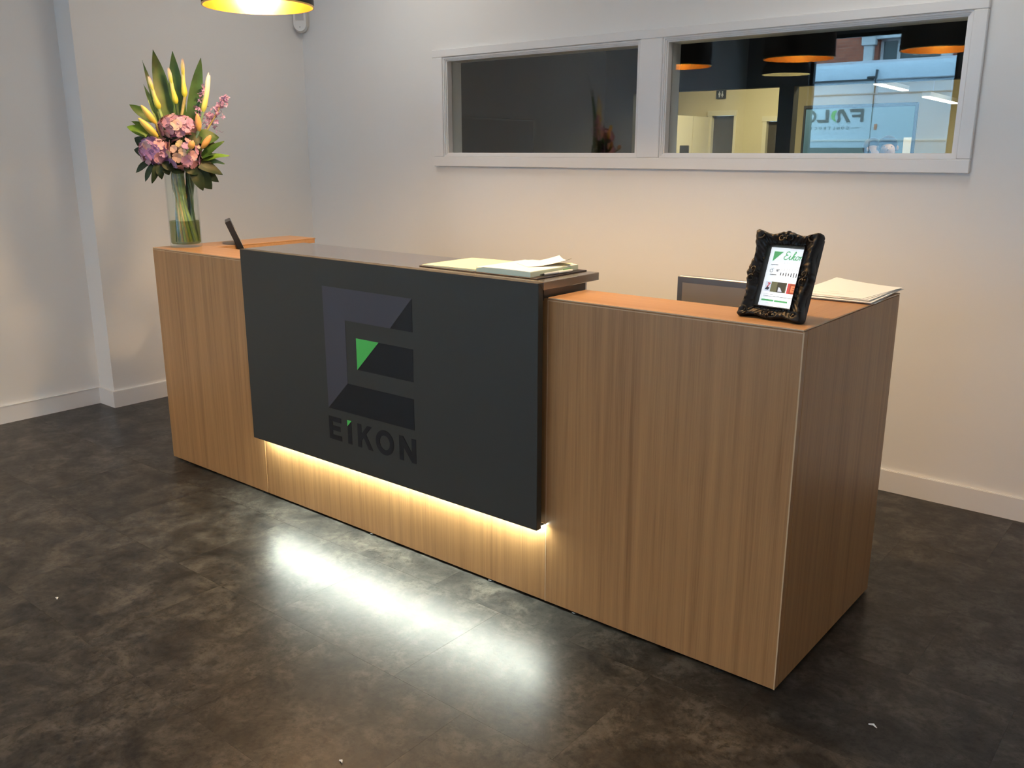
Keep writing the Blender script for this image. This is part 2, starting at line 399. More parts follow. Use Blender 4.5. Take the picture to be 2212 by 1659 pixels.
# ------------------------------------------------------------------ meeting room and office seen through the glass
YM = 5.2
struct('wall_meeting_left', box(BM(), -1.2, -1.05, W+.11, YM, 0, ZC), DARKWALL, 'dark left wall of the meeting room')
struct('wall_meeting_right', box(BM(), 3.4, 3.55, W+.11, YM, 0, ZC), DARKWALL, 'dark right wall of the meeting room')
struct('wall_meeting_far', wallgrid(BM(), -3.6, 3.55, 0, ZC, [(-.743, .65, .9, 1.928), (.776, 2.9, .9, 1.928)], YM, YM+.1), DARKWALL, 'dark partition with wide openings to the office')
struct('floor_meeting', box(BM(), -3.6, 3.55, W+.11, 11.2, -.06, 0), plain('carpet', (.05, .05, .052), .9, bump=.3), 'dark carpet of the meeting room and office')
struct('ceiling_meeting', box(BM(), -1.2, 3.55, W+.11, YM, ZC, ZC+.08), DARKWALL, 'dark meeting room ceiling')
struct('ceiling_office', box(BM(), -3.6, 3.55, YM, 11.2, 2.62, 2.7), plain('office_ceiling', (.75, .7, .55), .7), 'pale office ceiling')
struct('wall_office_corridor', wallgrid(BM(), -3.6, -.45, 0, 2.62, [(-1.395, -1.075, 0, 1.845), (-.70, -.46, 0, 1.77)], 8.0, 8.1), CREAM, 'cream corridor wall with two grey doors')
struct('wall_office_side', box(BM(), -.55, -.45, 8.1, 11, 0, 2.62), CREAM, 'cream side wall of the office')
struct('wall_office_far', box(BM(), -.55, 3.55, 11, 11.1, 0, 2.62), CREAM, 'cream far wall of the office')
struct('wall_office_left', box(BM(), -3.7, -3.6, YM, 8.1, 0, 2.62), CREAM, 'cream left wall of the office')
struct('wall_office_right', box(BM(), 3.45, 3.55, YM+.1, 11, 0, 2.62), CREAM, 'cream right wall of the office')
DOORG = plain('door_grey', (.085, .075, .06), .5)
FRM = plain('door_frame_cream', (.85, .80, .60), .4)
for i, (a, b_, z) in enumerate(((-1.395, -1.075, 1.845), (-.70, -.46, 1.77))):
    d = sempty('door_%d' % (i+1), ((a+b_)/2, 8.0, 0), ('grey corridor door below a bright lintel', 'grey corridor door with a narrow frame')[i])
    bx('door_leaf', a+.02, b_-.02, 8.04, 8.08, .005, z-.02, DOORG, d, .003)
    bm = BM()
    box(bm, a-.03, a+.018, 7.985, 8.099, 0, z-.019); box(bm, b_-.018, b_+.008, 7.985, 8.099, 0, z-.019); box(bm, a-.04, b_+.015, 7.98, 8.099, z-.018, z+.04)
    obj('door_frame', bm, FRM, d)
    tb = tube(BM(), [(b_-.06, 8.035, 1.0), (b_-.06, 8.0, 1.0), (b_-.12, 8.0, 1.0)], .008); obj('door_handle', tb, SILVER, d, True)
# office lights: ceiling panels added out of view to brighten it, then visible strips
OL = emitter('office_fill', (1.0, .89, .60), OFFICE)
OLD = emitter('office_fill_dim', (1.0, .89, .60), OFFICE*.18)
STRIP = emitter('strip_lamp', (1.0, .95, .80), 5.0)
for i, (x, y) in enumerate(((-.3, 6.7), (1.9, 6.3), (1.2, 9.4), (2.6, 9.4))):
    t_ = thing('unseen_ceiling_light', ('unseen square office fill light facing the white cupboards', 'unseen square office fill light near the openings', 'unseen square office fill light beyond the blue screen', 'unseen square office fill light by the right office wall')[i], 'light', (x, y, 2.59))
    bx('light_frame', x-.32, x+.32, y-.32, y+.32, 2.595, 2.62, TRIM, t_); bx('diffuser', x-.29, x+.29, y-.29, y+.29, 2.588, 2.5945, OL if i < 2 else OLD, t_)
for i, (a, b_) in enumerate((((.27, 8.75, 2.15), (.18, 10.1, 2.15)), ((.776, 8.87, 2.0), (.655, 10.6, 2.0)))):
    a, b_ = Vector(a), Vector(b_); d = (b_-a).normalized(); s = Vector((d.y, -d.x, 0))*.045
    t_ = thing('strip_light', ('suspended linear office light hung higher by the side wall', 'suspended linear office light hung lower')[i], 'light', (a+b_)/2)
    def bar(s_, z0, z1):
        bm = BM(); lo = [bm.verts.new(p+Vector((0, 0, z0))) for p in (a+s_, a-s_, b_-s_, b_+s_)]; hi = [bm.verts.new(p+Vector((0, 0, z1))) for p in (a+s_, a-s_, b_-s_, b_+s_)]
        bm.faces.new(lo); bm.faces.new(hi[::-1])
        for k_ in range(4): bm.faces.new((lo[k_], hi[k_], hi[(k_+1) % 4], lo[(k_+1) % 4]))
        return bm
    obj('housing', bar(s, .012, .06), TRIM, t_); obj('diffuser', bar(s*.9, 0, .0115), STRIP, t_)
    for q in (.2, .8):
        p = a.lerp(b_, q); obj('suspension_wire', tube(BM(), [p+Vector((0, 0, .06)), Vector((p.x, p.y, 2.62))], .002, 5), SILVER, t_)
# cupboards
CUP = plain('cupboard_white', (.86, .80, .60), .4)
for i, (y0, y1) in enumerate(((6.75, 7.155), (7.165, 7.57), (7.58, 7.98))):
    t_ = thing('cupboard', ('tall white office cupboard at the row end away from the door', 'tall white office cupboard in the middle of the row', 'tall white office cupboard against the corridor wall')[i], 'cupboard', (-1.6, (y0+y1)/2, 0), 'tall white office cupboards')
    bx('body', -1.8, -1.42, y0, y1, 0, 1.815, CUP, t_); bx('door', -1.418, -1.40, y0+.003, y1-.003, .06, 1.812, CUP, t_, .002)
    bx('handle', -1.398, -1.385, y0+.03, y0+.042, .95, 1.1, SILVER, t_)
# stand with small screen
t_ = thing('screen_stand', 'small black screen on a slim floor stand before the cupboards', 'screen', (-1.06, 6.8, 0))
obj('base', lathe(BM(), [(0, 0), (.16, 0), (.16, .012), (.03, .02), (0, .02)], (-1.06, 6.8, 0)), BLACK, t_, True)
obj('pole', tube(BM(), [(-1.06, 6.8, .02), (-1.06, 6.8, 1.30)], .018, 12), BLACK, t_, True)
bx('screen', -1.115, -1.01, 6.765, 6.79, 1.29, 1.48, BLACK, t_, .004)
# toilet sign
t_ = thing('toilet_sign', 'small black sign with two white figures on the cream wall', 'sign', (-1.273, 7.98, 2.02))
bx('board', -1.333, -1.213, 7.978, 7.998, 2.02, 2.125, BLACKM, t_, .003)
WHITEP = plain('white_print', (.85, .85, .85), .5)
for k_, sx in enumerate((-1.292, -1.254)):
    bm = BM(); lathe(bm, [(0, 0), (.0075, 0.0), (.0075, .001), (0, .001)], (0, 0, 0), 12)
    for v in bm.verts: v.co = Vector((sx+v.co.x, 7.9775-v.co.z, 2.094+v.co.y))
    if k_: prism(bm, [(sx-.006, 2.082), (sx+.006, 2.082), (sx+.016, 2.052), (sx+.006, 2.052), (sx+.006, 2.034), (sx-.006, 2.034), (sx-.006, 2.052), (sx-.016, 2.052)], 7.9765, 7.9775)
    else: prism(bm, [(sx-.013, 2.083), (sx+.013, 2.083), (sx+.013, 2.058), (sx+.007, 2.058), (sx+.007, 2.034), (sx-.007, 2.034), (sx-.007, 2.058), (sx-.013, 2.058)], 7.9765, 7.9775)
    obj('figure', bm, WHITEP, t_)
# blue screen partition with a notice
SCR = plain('screen_fabric', (.09, .19, .28), .9, bump=.3)
t_ = thing('screen_partition', 'dark blue fabric office screen behind two standing people', 'screen', (.63, 7.2, 0))
bx('fabric_panel', .09, 1.16, 7.185, 7.215, .06, 1.84, SCR, t_, .004)
bx('frame_rail', .07, 1.18, 7.18, 7.22, 1.84, 1.87, ALU, t_); bx('frame_post', .07, .09, 7.18, 7.22, .03, 1.84, ALU, t_); bx('frame_post', 1.16, 1.18, 7.18, 7.22, .03, 1.84, ALU, t_)
bx('foot', .05, .11, 7.0, 7.4, 0, .03, ALU, t_); bx('foot', 1.14, 1.2, 7.0, 7.4, 0, .03, ALU, t_)
tag(bx('notice', 1.19, 1.262, 7.16, 7.163, 1.25, 1.548, PAPER), 'white paper notice hanging beside the blue screen', 'notice')
bpy.data.objects['notice'].location.y = 7.1785-.0005
bpy.data.objects['notice'].location.x = 1.12
# wall television of the meeting room
t_ = thing('television', 'large black television on the dark meeting room wall', 'television', (-1.05, 3.52, 1.05))
bx('cabinet', -1.048, -1.012, 2.96, 4.075, 1.05, 1.676, BLACK, t_, .004)
bx('screen', -1.0115, -1.010, 2.975, 4.06, 1.068, 1.662, plain('tv_glass', (.012, .010, .009), .5, spec=.2), t_)

# people in the office
def person(label, x, y, h, ang, top, hairc, lean):
    s = h/1.72
    J = {'pel': (0, 0, .95), 'sp': (0, lean*.25, 1.15), 'ch': (0, lean*.5, 1.34), 'nk': (0, lean*.8, 1.47), 'hd': (0, lean*1.1, 1.56), 'tp': (0, lean*1.2, 1.665),
         'sL': (-.17, lean*.6, 1.39), 'eL': (-.23, lean*.5+.02, 1.12), 'hL': (-.20, lean*.5-.10, .90), 'sR': (.17, lean*.6, 1.39), 'eR': (.23, lean*.5+.02, 1.12), 'hR': (.20, lean*.5-.10, .90),
         'lL': (-.10, 0, .88), 'kL': (-.11, -.01, .50), 'aL': (-.11, .02, .09), 'tL': (-.12, -.13, .035), 'lR': (.10, 0, .88), 'kR': (.11, -.01, .50), 'aR': (.11, .02, .09), 'tR': (.12, -.13, .035)}
    Rr = {'pel': .14, 'sp': .125, 'ch': .145, 'nk': .058, 'hd': .088, 'tp': .07, 'sL': .062, 'eL': .045, 'hL': .032, 'sR': .062, 'eR': .045, 'hR': .032, 'lL': .09, 'kL': .06, 'aL': .043, 'tL': .035, 'lR': .09, 'kR': .06, 'aR': .043, 'tR': .035}
    E_ = [('pel', 'sp'), ('sp', 'ch'), ('ch', 'nk'), ('nk', 'hd'), ('hd', 'tp'), ('ch', 'sL'), ('sL', 'eL'), ('eL', 'hL'), ('ch', 'sR'), ('sR', 'eR'), ('eR', 'hR'), ('pel', 'lL'), ('lL', 'kL'), ('kL', 'aL'), ('aL', 'tL'), ('pel', 'lR'), ('lR', 'kR'), ('kR', 'aR'), ('aR', 'tR')]
    ks = list(J); Rz = Matrix.Rotation(ang, 3, 'Z')
    vs = [list(J[k]) for k in ks]; es = [(ks.index(a), ks.index(b_)) for a, b_ in E_]; rs = [Rr[k] for k in ks]
    for sd, hk in ((-1, 'hL'), (1, 'hR')):       # five fingers on each hand
        hx, hy, hz = J[hk]
        for f, (dx, dy, ln) in enumerate(((-.022, -.01, .075), (-.007, -.012, .085), (.008, -.012, .08), (.022, -.01, .065), (-.034, -.03, .05))):
            i0 = len(vs); z0 = hz-.045 if f < 4 else hz-.015
            vs += [[hx+dx, hy+dy, z0], [hx+dx*1.25, hy+dy-.012, z0-ln*.55], [hx+dx*1.2, hy+dy-.03, z0-ln]]
            es += [(ks.index(hk), i0), (i0, i0+1), (i0+1, i0+2)]; rs += [.010, .009, .008]
    me = bpy.data.meshes.new('person'); me.from_pydata([(Rz @ Vector(v))*s for v in vs], es, []); me.update()
    o = link(bpy.data.objects.new('person', me))
    md = o.modifiers.new('skin', 'SKIN'); sk = me.skin_vertices[0].data
    for i, r in enumerate(rs): sk[i].radius = (r*s, r*s)
    sk[0].use_root = True
    o.modifiers.new('sub', 'SUBSURF').levels = 2
    dg = bpy.context.evaluated_depsgraph_get(); m2 = bpy.data.meshes.new_from_object(o.evaluated_get(dg))
    bpy.data.objects.remove(o); bpy.data.meshes.remove(me)
    o = link(bpy.data.objects.new('person', m2)); o.location = (x, y, 0)
    m2.materials.clear()
    for m_ in (MATS.get('skin') or plain('skin', (.42, .25, .17), .5), top, MATS.get('trousers') or plain('trousers', (.03, .035, .05), .8), MATS.get('shoe') or plain('shoe', (.02, .018, .016), .5)): m2.materials.append(m_)
    lo = min(v.co.z for v in m2.vertices)
    for v in m2.vertices: v.co.z -= lo
    for p in m2.polygons:
        z = p.center.z/s; p.use_smooth = True
        rad = math.hypot(p.center.x, p.center.y)/s
        p.material_index = 0 if z > 1.46 or (z < .93 and rad > .16 and z > .7) else (1 if z > .93 else (2 if z > .09 else 3))
    tag(o, label, 'person')
    hc = Rz @ Vector((0, lean*1.15, 1.60))*s; fd = Rz @ Vector((0, -1, 0))
    bm = BM(); ball(bm, (0, 0, 0), .097*s, 3, (.95, 1.03, 1.05))
    for v in [v for v in bm.verts if v.co.dot(fd) > .045*s and v.co.z < .055*s or v.co.z < -.085*s]: bm.verts.remove(v)
    for v in bm.verts: v.co += hc+Vector((x, y, .02))-fd*.012
    obj('hair', bm, hairc, o, True)
    fc = hc+Vector((x, y, 0)); sdv = Rz @ Vector((1, 0, 0))
    bm = BM(); ball(bm, fc+fd*.098*s+Vector((0, 0, -.012)), .011*s, 2, (.8, .9, 1.4)); obj('nose', bm, MATS['skin'], o, True)
    for q in (-1, 1):
        bm = BM(); ball(bm, fc+fd*.086*s+sdv*q*.033*s+Vector((0, 0, .012)), .0055*s, 2); obj('eye', bm, BLACK, o, True)
        bm = BM(); ball(bm, fc+sdv*q*.09*s+Vector((0, 0, 0)), .022*s, 2, (.5, .8, 1.2)); obj('ear', bm, MATS['skin'], o, True)
    bm = BM(); ball(bm, fc+fd*.084*s+Vector((0, 0, -.052)), .02*s, 2, (1.1, .5, .28)); obj('mouth', bm, plain('lips', (.5, .2, .17), .5) if 'lips' not in MATS else MATS['lips'], o, True)
    return o
HAIR = plain('dark_hair', (.015, .013, .014), .5)
person('dark-haired person in a navy top bending towards a companion', .90, 6.93, 1.545, math.radians(75), plain('navy_cloth', (.03, .04, .09), .8), HAIR, .02)
person('dark-haired person in a pale grey top facing the windows', 1.19, 6.38, 1.555, math.radians(20), plain('grey_cloth', (.45, .46, .42), .8), HAIR, .02)

# ------------------------------------------------------------------ street: van and building opposite
VANP = plain('van_paint', (.62, .75, .87), .25)
VDARK = plain('van_trim', (.03, .035, .04), .4)
van = thing('van', 'white delivery van parked outside the shopfront', 'van', (-1.6, -9.0, -.06))
YV = -8.045
prof = [(YV-1.9, .35), (YV-.02, .35), (YV, .9), (YV-.005, 1.46), (YV, 1.60), (YV-.015, 2.21), (YV-.03, 2.235), (YV-.03, 2.40), (YV-.05, 2.43), (YV-.075, 2.52), (YV-.11, 2.60), (YV-.16, 2.655), (YV-.28, 2.70), (YV-.95, 2.73), (YV-1.62, 2.70), (YV-1.8, 2.6), (YV-1.9, 2.4)]
bm = prism(BM(), prof, -3.6, 2.9, 'x'); obj('body', bm, VANP, van)
bm = prism(BM(), [(YV-1.88, .4), (YV-.04, .4), (YV-.04, 1.35), (YV-.2, 2.2), (YV-1.7, 2.2), (YV-1.88, 1.35)], 2.9, 3.5, 'x'); box(bm, 3.5, 4.3, YV-1.86, YV-.06, .4, 1.25, .1, 3); obj('cab', bm, VANP, van)
bx('windscreen', 3.45, 3.52, YV-1.6, YV-.3, 1.4, 2.1, BLACK, van)
bx('door_rail', -3.2, -.72, YV-.034, YV+.006, 2.40, 2.425, VDARK, van)
bx('door_rail', -.66, 2.7, YV-.034, YV+.004, 2.405, 2.42, GREYP, van)
bx('door_handle', -.80, -.70, YV-.03, YV+.02, 2.425, 2.46, VDARK, van, .006)
bx('body_crease', -3.5, 2.8, YV-.03, YV+.003, 2.215, 2.232, GREYP, van)
bx('door_seam', -.692, -.684, YV-.12, YV+.0015, .5, 2.55, VDARK, van)
bx('side_trim', -3.5, -.75, YV-.01, YV+.018, 1.40, 1.47, VDARK, van, .004)
bx('side_trim', -3.5, 2.8, YV-.01, YV+.014, 1.56, 1.59, TRIM, van, .004)
bx('tail_lamp', -.64, -.60, YV-.01, YV+.012, 1.72, 1.80, plain('lamp_orange', (.5, .12, .03), .3), van, .004)
for x in (-2.6, 2.3):
    for yy in (YV-.2, YV-1.7):
        bm = lathe(BM(), [(.0, -.11), (.30, -.11), (.36, -.08), (.36, .08), (.30, .11), (0, .11)], (0, 0, 0), 28)
        for v in bm.verts: v.co = Vector((x+v.co.x, yy+v.co.z, .30+v.co.y))
        wh = obj('wheel', bm, BLACKM, van, True)
        bm = lathe(BM(), [(0, 0), (.19, 0), (.2, .015), (.1, .03), (0, .03)], (0, 0, 0), 24)
        for v in bm.verts: v.co = Vector((x+v.co.x, yy+.1+v.co.z, .30+v.co.y))
        obj('hub_cap', bm, SILVER, wh, True)
INK = plain('van_ink', (.035, .012, .04), .6, spec=.2); INKG = plain('van_green', (.13, .48, .05), .5); INKD = plain('van_ink_dark', (.02, .02, .03), .5)
def vplace(x0, z0):
    return lambda x, y, d: Vector((x0-x, YV+.001+d, z0+y))
H_ = .185
def vletter(poly, x0, mat=INK): obj('letter', prism(BM(), [(x0-p[0]*H_, 1.832+p[1]*H_) for p in poly], YV+.001, YV+.003), mat, van)
vletter([(0, 0), (.24, 0), (.24, .38), (.85, .38), (.95, .56), (.26, .56), (.26, .76), (1.05, .76), (1.15, 1), (.02, 1)], -.80)
vletter([(0, 0), (.30, 0), (.62, .52), (.78, .75), (.88, .6), (.80, .25), (.86, 0), (1.12, 0), (1.02, .35), (1.12, .72), (.98, 1), (.66, 1), (.5, .78)], -.985)
vletter([(0, 0), (.18, .42), (.02, .95), (.35, .85), (.48, .5), (.38, .28)], -1.195, INKG)
vletter([(0, 0), (.85, 0), (1.0, .22), (.26, .22), (.30, 1), (.02, 1)], -1.31)
for k_, ch in enumerate('CON'): obj('letter', text_bm(ch, .25, vplace(-1.495-k_*.2, 1.835), .006), INK, van)
for k_, ch in enumerate('CONSTRUCTION'): obj('letter', text_bm(ch, .055, vplace(-1.0-k_*.068, 1.732), .001), INKD, van)
obj('letter', prism(BM(), [(-.82, 1.750), (-.82, 1.754), (-.965, 1.754), (-.965, 1.750)], YV+.001, YV+.003), INKD, van)
# building
YB = -12.05
STONE = plain('pale_stone', (.62, .66, .70), .8, var=.1)
bld = thing('building', 'red brick building with pale stone pilasters across the street', 'building', (-2, YB-3, -.06))
bm = BM(); wallgrid(bm, -16, 14, -.06, 9, [(-2.0, -.9, 1.0, 3.42), (.3, 1.4, 1.0, 3.42), (-6.2, -5.0, 1.0, 3.42)], YB-.35, YB); obj('brick_wall', bm, BRICKM, bld)
for x in (-2.15, -1.14+.35, .15, 1.55):
    pl = bx('pilaster', x-.085, x+.085, YB+.002, YB+.10, 0, 3.3, STONE, bld, .008)
    bm = box(BM(), x-.125, x+.125, YB+.002, YB+.14, 3.30, 3.46, .008); box(bm, x-.16, x+.16, YB+.002, YB+.18, 3.46, 3.53, .008); obj('capital', bm, STONE, pl)
bx('lintel', -2.05, -.75, YB+.002, YB+.08, 3.40, 3.53, STONE, bld, .01)
for x0, x1 in ((-2.0, -.9), (.3, 1.4), (-6.2, -5.0)):
    bm = BM(); ring(bm, x0+.05, x1-.05, 1.05, 3.37, .05, YB-.2, YB-.12); box(bm, (x0+x1)/2-.25, (x0+x1)/2-.19, YB-.2, YB-.12, 1.05, 3.37)
    f = obj('window', bm, STONE, bld)
    bx('pane', x0+.05, x1-.05, YB-.17, YB-.15, 1.05, 3.37, plain('far_glass', (.05, .08, .09), .1) if 'far_glass' not in MATS else MATS['far_glass'], f)

# ------------------------------------------------------------------ reception desk
L, D, H = 3.0147, .749, 1.0
PT = .025; Z0 = .008
XPL, XPR = .7503, 2.2371
SL, SR = .752, 2.2341
LW, LT = .205, .0045
desk = thing('reception_desk', 'long oak laminate reception desk with a charcoal front panel', 'desk', (L/2, .37, 0))
bx('front_panel_end', .0, SL-.001, 0, PT, Z0, H-LT-.001, WOODV, desk, .001)
bx('front_panel_middle', SL+.001, SR-.001, 0.0005, PT, Z0, H-LT-.001, WOODV, desk, .001)
bx('front_panel_end', SR+.001, L, 0, PT, Z0, H-LT-.001, WOODV, desk, .001)
bx('side_panel', L-PT, L, PT+.001, D, Z0, H-LT-.001, WOODV, desk, .001)
bx('side_panel', 0, PT, PT+.001, D+.006, Z0, H-LT-.001, WOODV, desk, .001)
# top ledges
bx('ledge_top', .0, XPL+.25, 0, LW-.01, H-LT, H, WOODX, desk, .0012)
bx('ledge_top', SR+.0005, L, 0, LW-.01, H-LT, H, WOODX, desk, .0012)
bx('ledge_top', 0, LW, LW-.0095, D+.006, H-LT, H, WOODY, desk, .0012)
bx('ledge_top', L-LW, L, LW-.0095, D, H-LT, H, WOODY, desk, .0012)
for a, b_ in ((0, XPL-.002), (SR+.001, L)):
    bx('edge_strip', a+.001, b_-.001, -.0006, .0005, H-.0045, H-.001, LIP, desk)
    bx('edge_strip', a+.001, b_-.001, -.0006, .0005, H-.0105, H-.0085, LIP, desk)
bx('edge_strip', L-.0005, L+.0006, .001, D-.001, H-.0035, H-.001, LIP, desk)
bx('edge_strip', L-.003, L+.0006, -.0006, .0005, Z0, H-LT-.002, LIP, desk)
bx('edge_strip', SR, SR+.0025, -.0006, .0005, Z0, H-LT-.002, LIP, desk)
for q in ((PT+.001, XPL-.002, PT+.001, LW-.011), (SR+.003, L-PT-.001, PT+.001, LW-.011), (PT+.001, LW-.001, LW-.0105, D), (L-LW+.001, L-PT-.001, LW-.0105, D-.001)):
    bx('ledge_board', q[0], q[1], q[2], q[3], H-.024, H-LT-.0003, WOODX, desk)
# inner working side
bx('worktop', PT+.001, L-PT-.001, PT+.001, D-.01, .70, .725, WORKTOP, desk, .002)
bx('inner_panel', XPL, XPR-.03, .165, .19, .726, H+.02, BLACKLAM, desk)
bx('plinth', .03, L-.03, .03, .05, 0, Z0+.05, BLACKM, desk)
for x in (.12, .72, 1.4, 2.0, 2.35, 2.85):
    obj('levelling_foot', lathe(BM(), [(0, 0), (.016, 0), (.016, .004), (.006, .0085), (0, .0085)], (x, .014, 0), 14), BLACK, desk, True)
# charcoal front panel and counter
HP, ZB, TP = 1.0477, .2695, .024
YP = -.05
fp = bx('front_board', XPL, XPR, YP, YP+TP, ZB, HP-.0006, BLACKLAM, desk, .0012)
ct = bx('counter_board', XPL, XPR, YP+TP+.0004, .264, HP-.0246, HP, COUNTER, desk, .0012)
obj('mitre_fillet', prism(BM(), [(YP+.001, HP-.001), (YP+TP, HP-.0005), (YP+TP, HP-TP)], XPL+.0005, XPR+.0006, 'x'), BLACKLAM, desk)
bx('end_support', XPR-.052, XPR-.018, .0, .215, H-.012, HP-.025, plain('support_grey', (.07, .062, .054), .3), desk)
bx('support_edge', XPR-.052, XPR-.0175, .2155, .222, .80, HP-.025, TRIM, desk)
bx('end_support', XPL+.018, XPL+.052, .0, .215, H+.0005, HP-.025, MATS['support_grey'], desk)
for x in (XPL+.05, 1.5, XPR-.08):
    bx('spacer_block', x-.02, x+.02, YP+TP+.0005, -.0002, .62, .92, BLACKM, desk)
LEDM = emitter('led_white', (.84, 1.0, .93), LED)
bx('led_channel', XPL+.03, XPR-.004, -.0175, .0, ZB+.0052, ZB+.0072, SILVER, desk)
bx('led_strip', XPL+.035, XPR-.006, -.0170, -.0002, ZB+.003, ZB+.005, LEDM, desk)
# logo: flat cut vinyl
def vin(name, pts, mat, lab=None):
    o = obj(name, prism(BM(), pts, YP-.0008, YP-.0001), mat, fp)
    if lab: o['label'] = lab
    return o
vin('emblem_frame', [(1.248, .948), (1.709, .948), (1.600, .835), (1.366, .835), (1.366, .603), (1.250, .491)], LOGOGREY, 'slate grey emblem shape')
vin('emblem_corner', [(1.7095, .947), (1.7085, .835), (1.6015, .835)], LOGOBLK)
vin('emblem_bar', [(1.540, .777), (1.709, .777), (1.707, .663), (1.4235, .662)], LOGOBLK)
vin('emblem_triangle', [(1.422, .777), (1.539, .777), (1.422, .662)], LOGOGRN, 'bright green triangle')
vin('emblem_bar', [(1.367, .602), (1.706, .603), (1.706, .492), (1.2515, .4905)], LOGOBLK)
zb_, zt = .3705, .4595
vin('letter', [(1.247, zb_), (1.318, zb_), (1.318, zb_+.019), (1.268, zb_+.019), (1.268, .406), (1.311, .406), (1.311, .425), (1.268, .425), (1.268, zt-.019), (1.317, zt-.019), (1.317, zt), (1.247, zt)], LOGOBLK)
vin('letter', [(1.353, zb_), (1.375, zb_), (1.375, .449), (1.3745, .4595), (1.353, .438)], LOGOBLK)
vin('letter_dot', [(1.352, .4615), (1.376, .4615), (1.352, .4375)], LOGOGRN)
vin('letter', [(1.408, zb_), (1.429, zb_), (1.429, .398), (1.4405, .411), (1.465, zb_), (1.4895, zb_), (1.4545, .4265), (1.486, zt), (1.461, zt), (1.429, .4235), (1.429, zt), (1.408, zt)], LOGOBLK)
bm = BM(); cx_, cz_ = 1.5525, .415; N = 40
vo = []
for rx, rz in ((.0475, .0465), (.0262, .027)):
    vo.append([(cx_+rx*math.cos(2*PI*i/N), cz_+rz*math.sin(2*PI*i/N)) for i in range(N)])
fr = [[bm.verts.new((p[0], y_, p[1])) for p in ring_] for ring_ in vo for y_ in (YP-.0008, YP-.0001)]
for i in range(N):
    j = (i+1) % N
    bm.faces.new((fr[0][i], fr[0][j], fr[2][j], fr[2][i])); bm.faces.new((fr[0][i], fr[1][i], fr[1][j], fr[0][j])); bm.faces.new((fr[2][i], fr[2][j], fr[3][j], fr[3][i]))
obj('letter', bm, LOGOBLK, fp)
vin('letter', [(1.627, zb_), (1.648, zb_), (1.648, .421), (1.689, zb_), (1.7105, zb_), (1.7105, zt), (1.689, zt), (1.689, .407), (1.648, zt), (1.627, zt)], LOGOBLK)

# ------------------------------------------------------------------ pendant lamps over the desk
def pendant(x, y, z, label):
    R_, Hh = .205, .27
    t_ = thing('pendant_lamp', label, 'lamp', (x, y, z), 'pendant lamps in a row over the desk')
    obj('shade', lathe(BM(), [(R_, 0), (R_+.004, 0), (R_, Hh*.7), (R_-.006, Hh-.01), (R_-.02, Hh), (.02, Hh), (.02, Hh-.003), (R_-.024, Hh-.003), (R_-.0095, Hh-.012), (R_-.0035, Hh*.7)], (x, y, z), 64, True), BLACKM, t_, True)
    obj('gold_lining', lathe(BM(), [(R_-.0006, .001), (R_-.0045, Hh*.7), (R_-.0105, Hh-.014), (R_-.026, Hh-.005), (.03, Hh-.005)], (x, y, z), 64), GOLD, t_, True)
    obj('rim', lathe(BM(), [(R_-.001, -.002), (R_+.0045, -.002), (R_+.0045, .003), (R_-.001, .003)], (x, y, z), 64, True), GOLD, t_, True)
    obj('socket', lathe(BM(), [(0, .15), (.02, .15), (.024, .2), (.024, Hh-.004), (0, Hh-.004)], (x, y, z), 20), BLACK, t_, True)
    bm = BM(); ball(bm, (x, y, z+.102), .048, 3); obj('bulb', bm, BULB, t_, True)
    obj('cord', tube(BM(), [(x, y, z+Hh), (x, y, ZC-.02)], .004, 8), BLACKM, t_, True)
    obj('ceiling_rose', lathe(BM(), [(0, -.03), (.02, -.03), (.05, -.012), (.05, 0), (0, 0)], (x, y, ZC), 24), BLACKM, t_, True)
BULB = emitter('bulb_warm', (1.0, .66, .33), PENDANT)
pendant(.73, .13, 1.957, 'black drum pendant lamp with gold lining hanging nearest the flower vase')
pendant(1.54, .13, 1.957, 'black drum pendant lamp with gold lining over the desk logo')
pendant(2.34, .13, 1.957, 'black drum pendant lamp with gold lining over the open visitor book')
# dome lamp of the waiting area
x, y, z = .13, -3.0, 2.13
t_ = thing('dome_lamp', 'black dome pendant lamp with pale lining by the shopfront', 'lamp', (x, y, z))
pr = [(.225*math.cos(a), .20*math.sin(a)) for a in [PI/2*k/14 for k in range(14)]]+[(.015, .2)]
obj('shade', lathe(BM(), pr+[(r*.985 if r > .02 else .012, q*.98) for r, q in pr[::-1]], (x, y, z), 48, True), BLACKM, t_, True)
obj('pale_lining', lathe(BM(), [(r*.978, q*.965) for r, q in pr], (x, y, z), 48), plain('pale_lining', (.9, .85, .6), .5), t_, True)
bm = BM(); ball(bm, (x, y, z+.09), .05, 3); obj('bulb', bm, emitter('dome_bulb', (1.0, .88, .6), 800.0), t_, True)
obj('socket', tube(BM(), [(x, y, z+.13), (x, y, z+.19)], .02, 14), BLACK, t_, True)
obj('cord', tube(BM(), [(x, y, z+.195), (x, y, ZC)], .004, 8), BLACKM, t_, True)

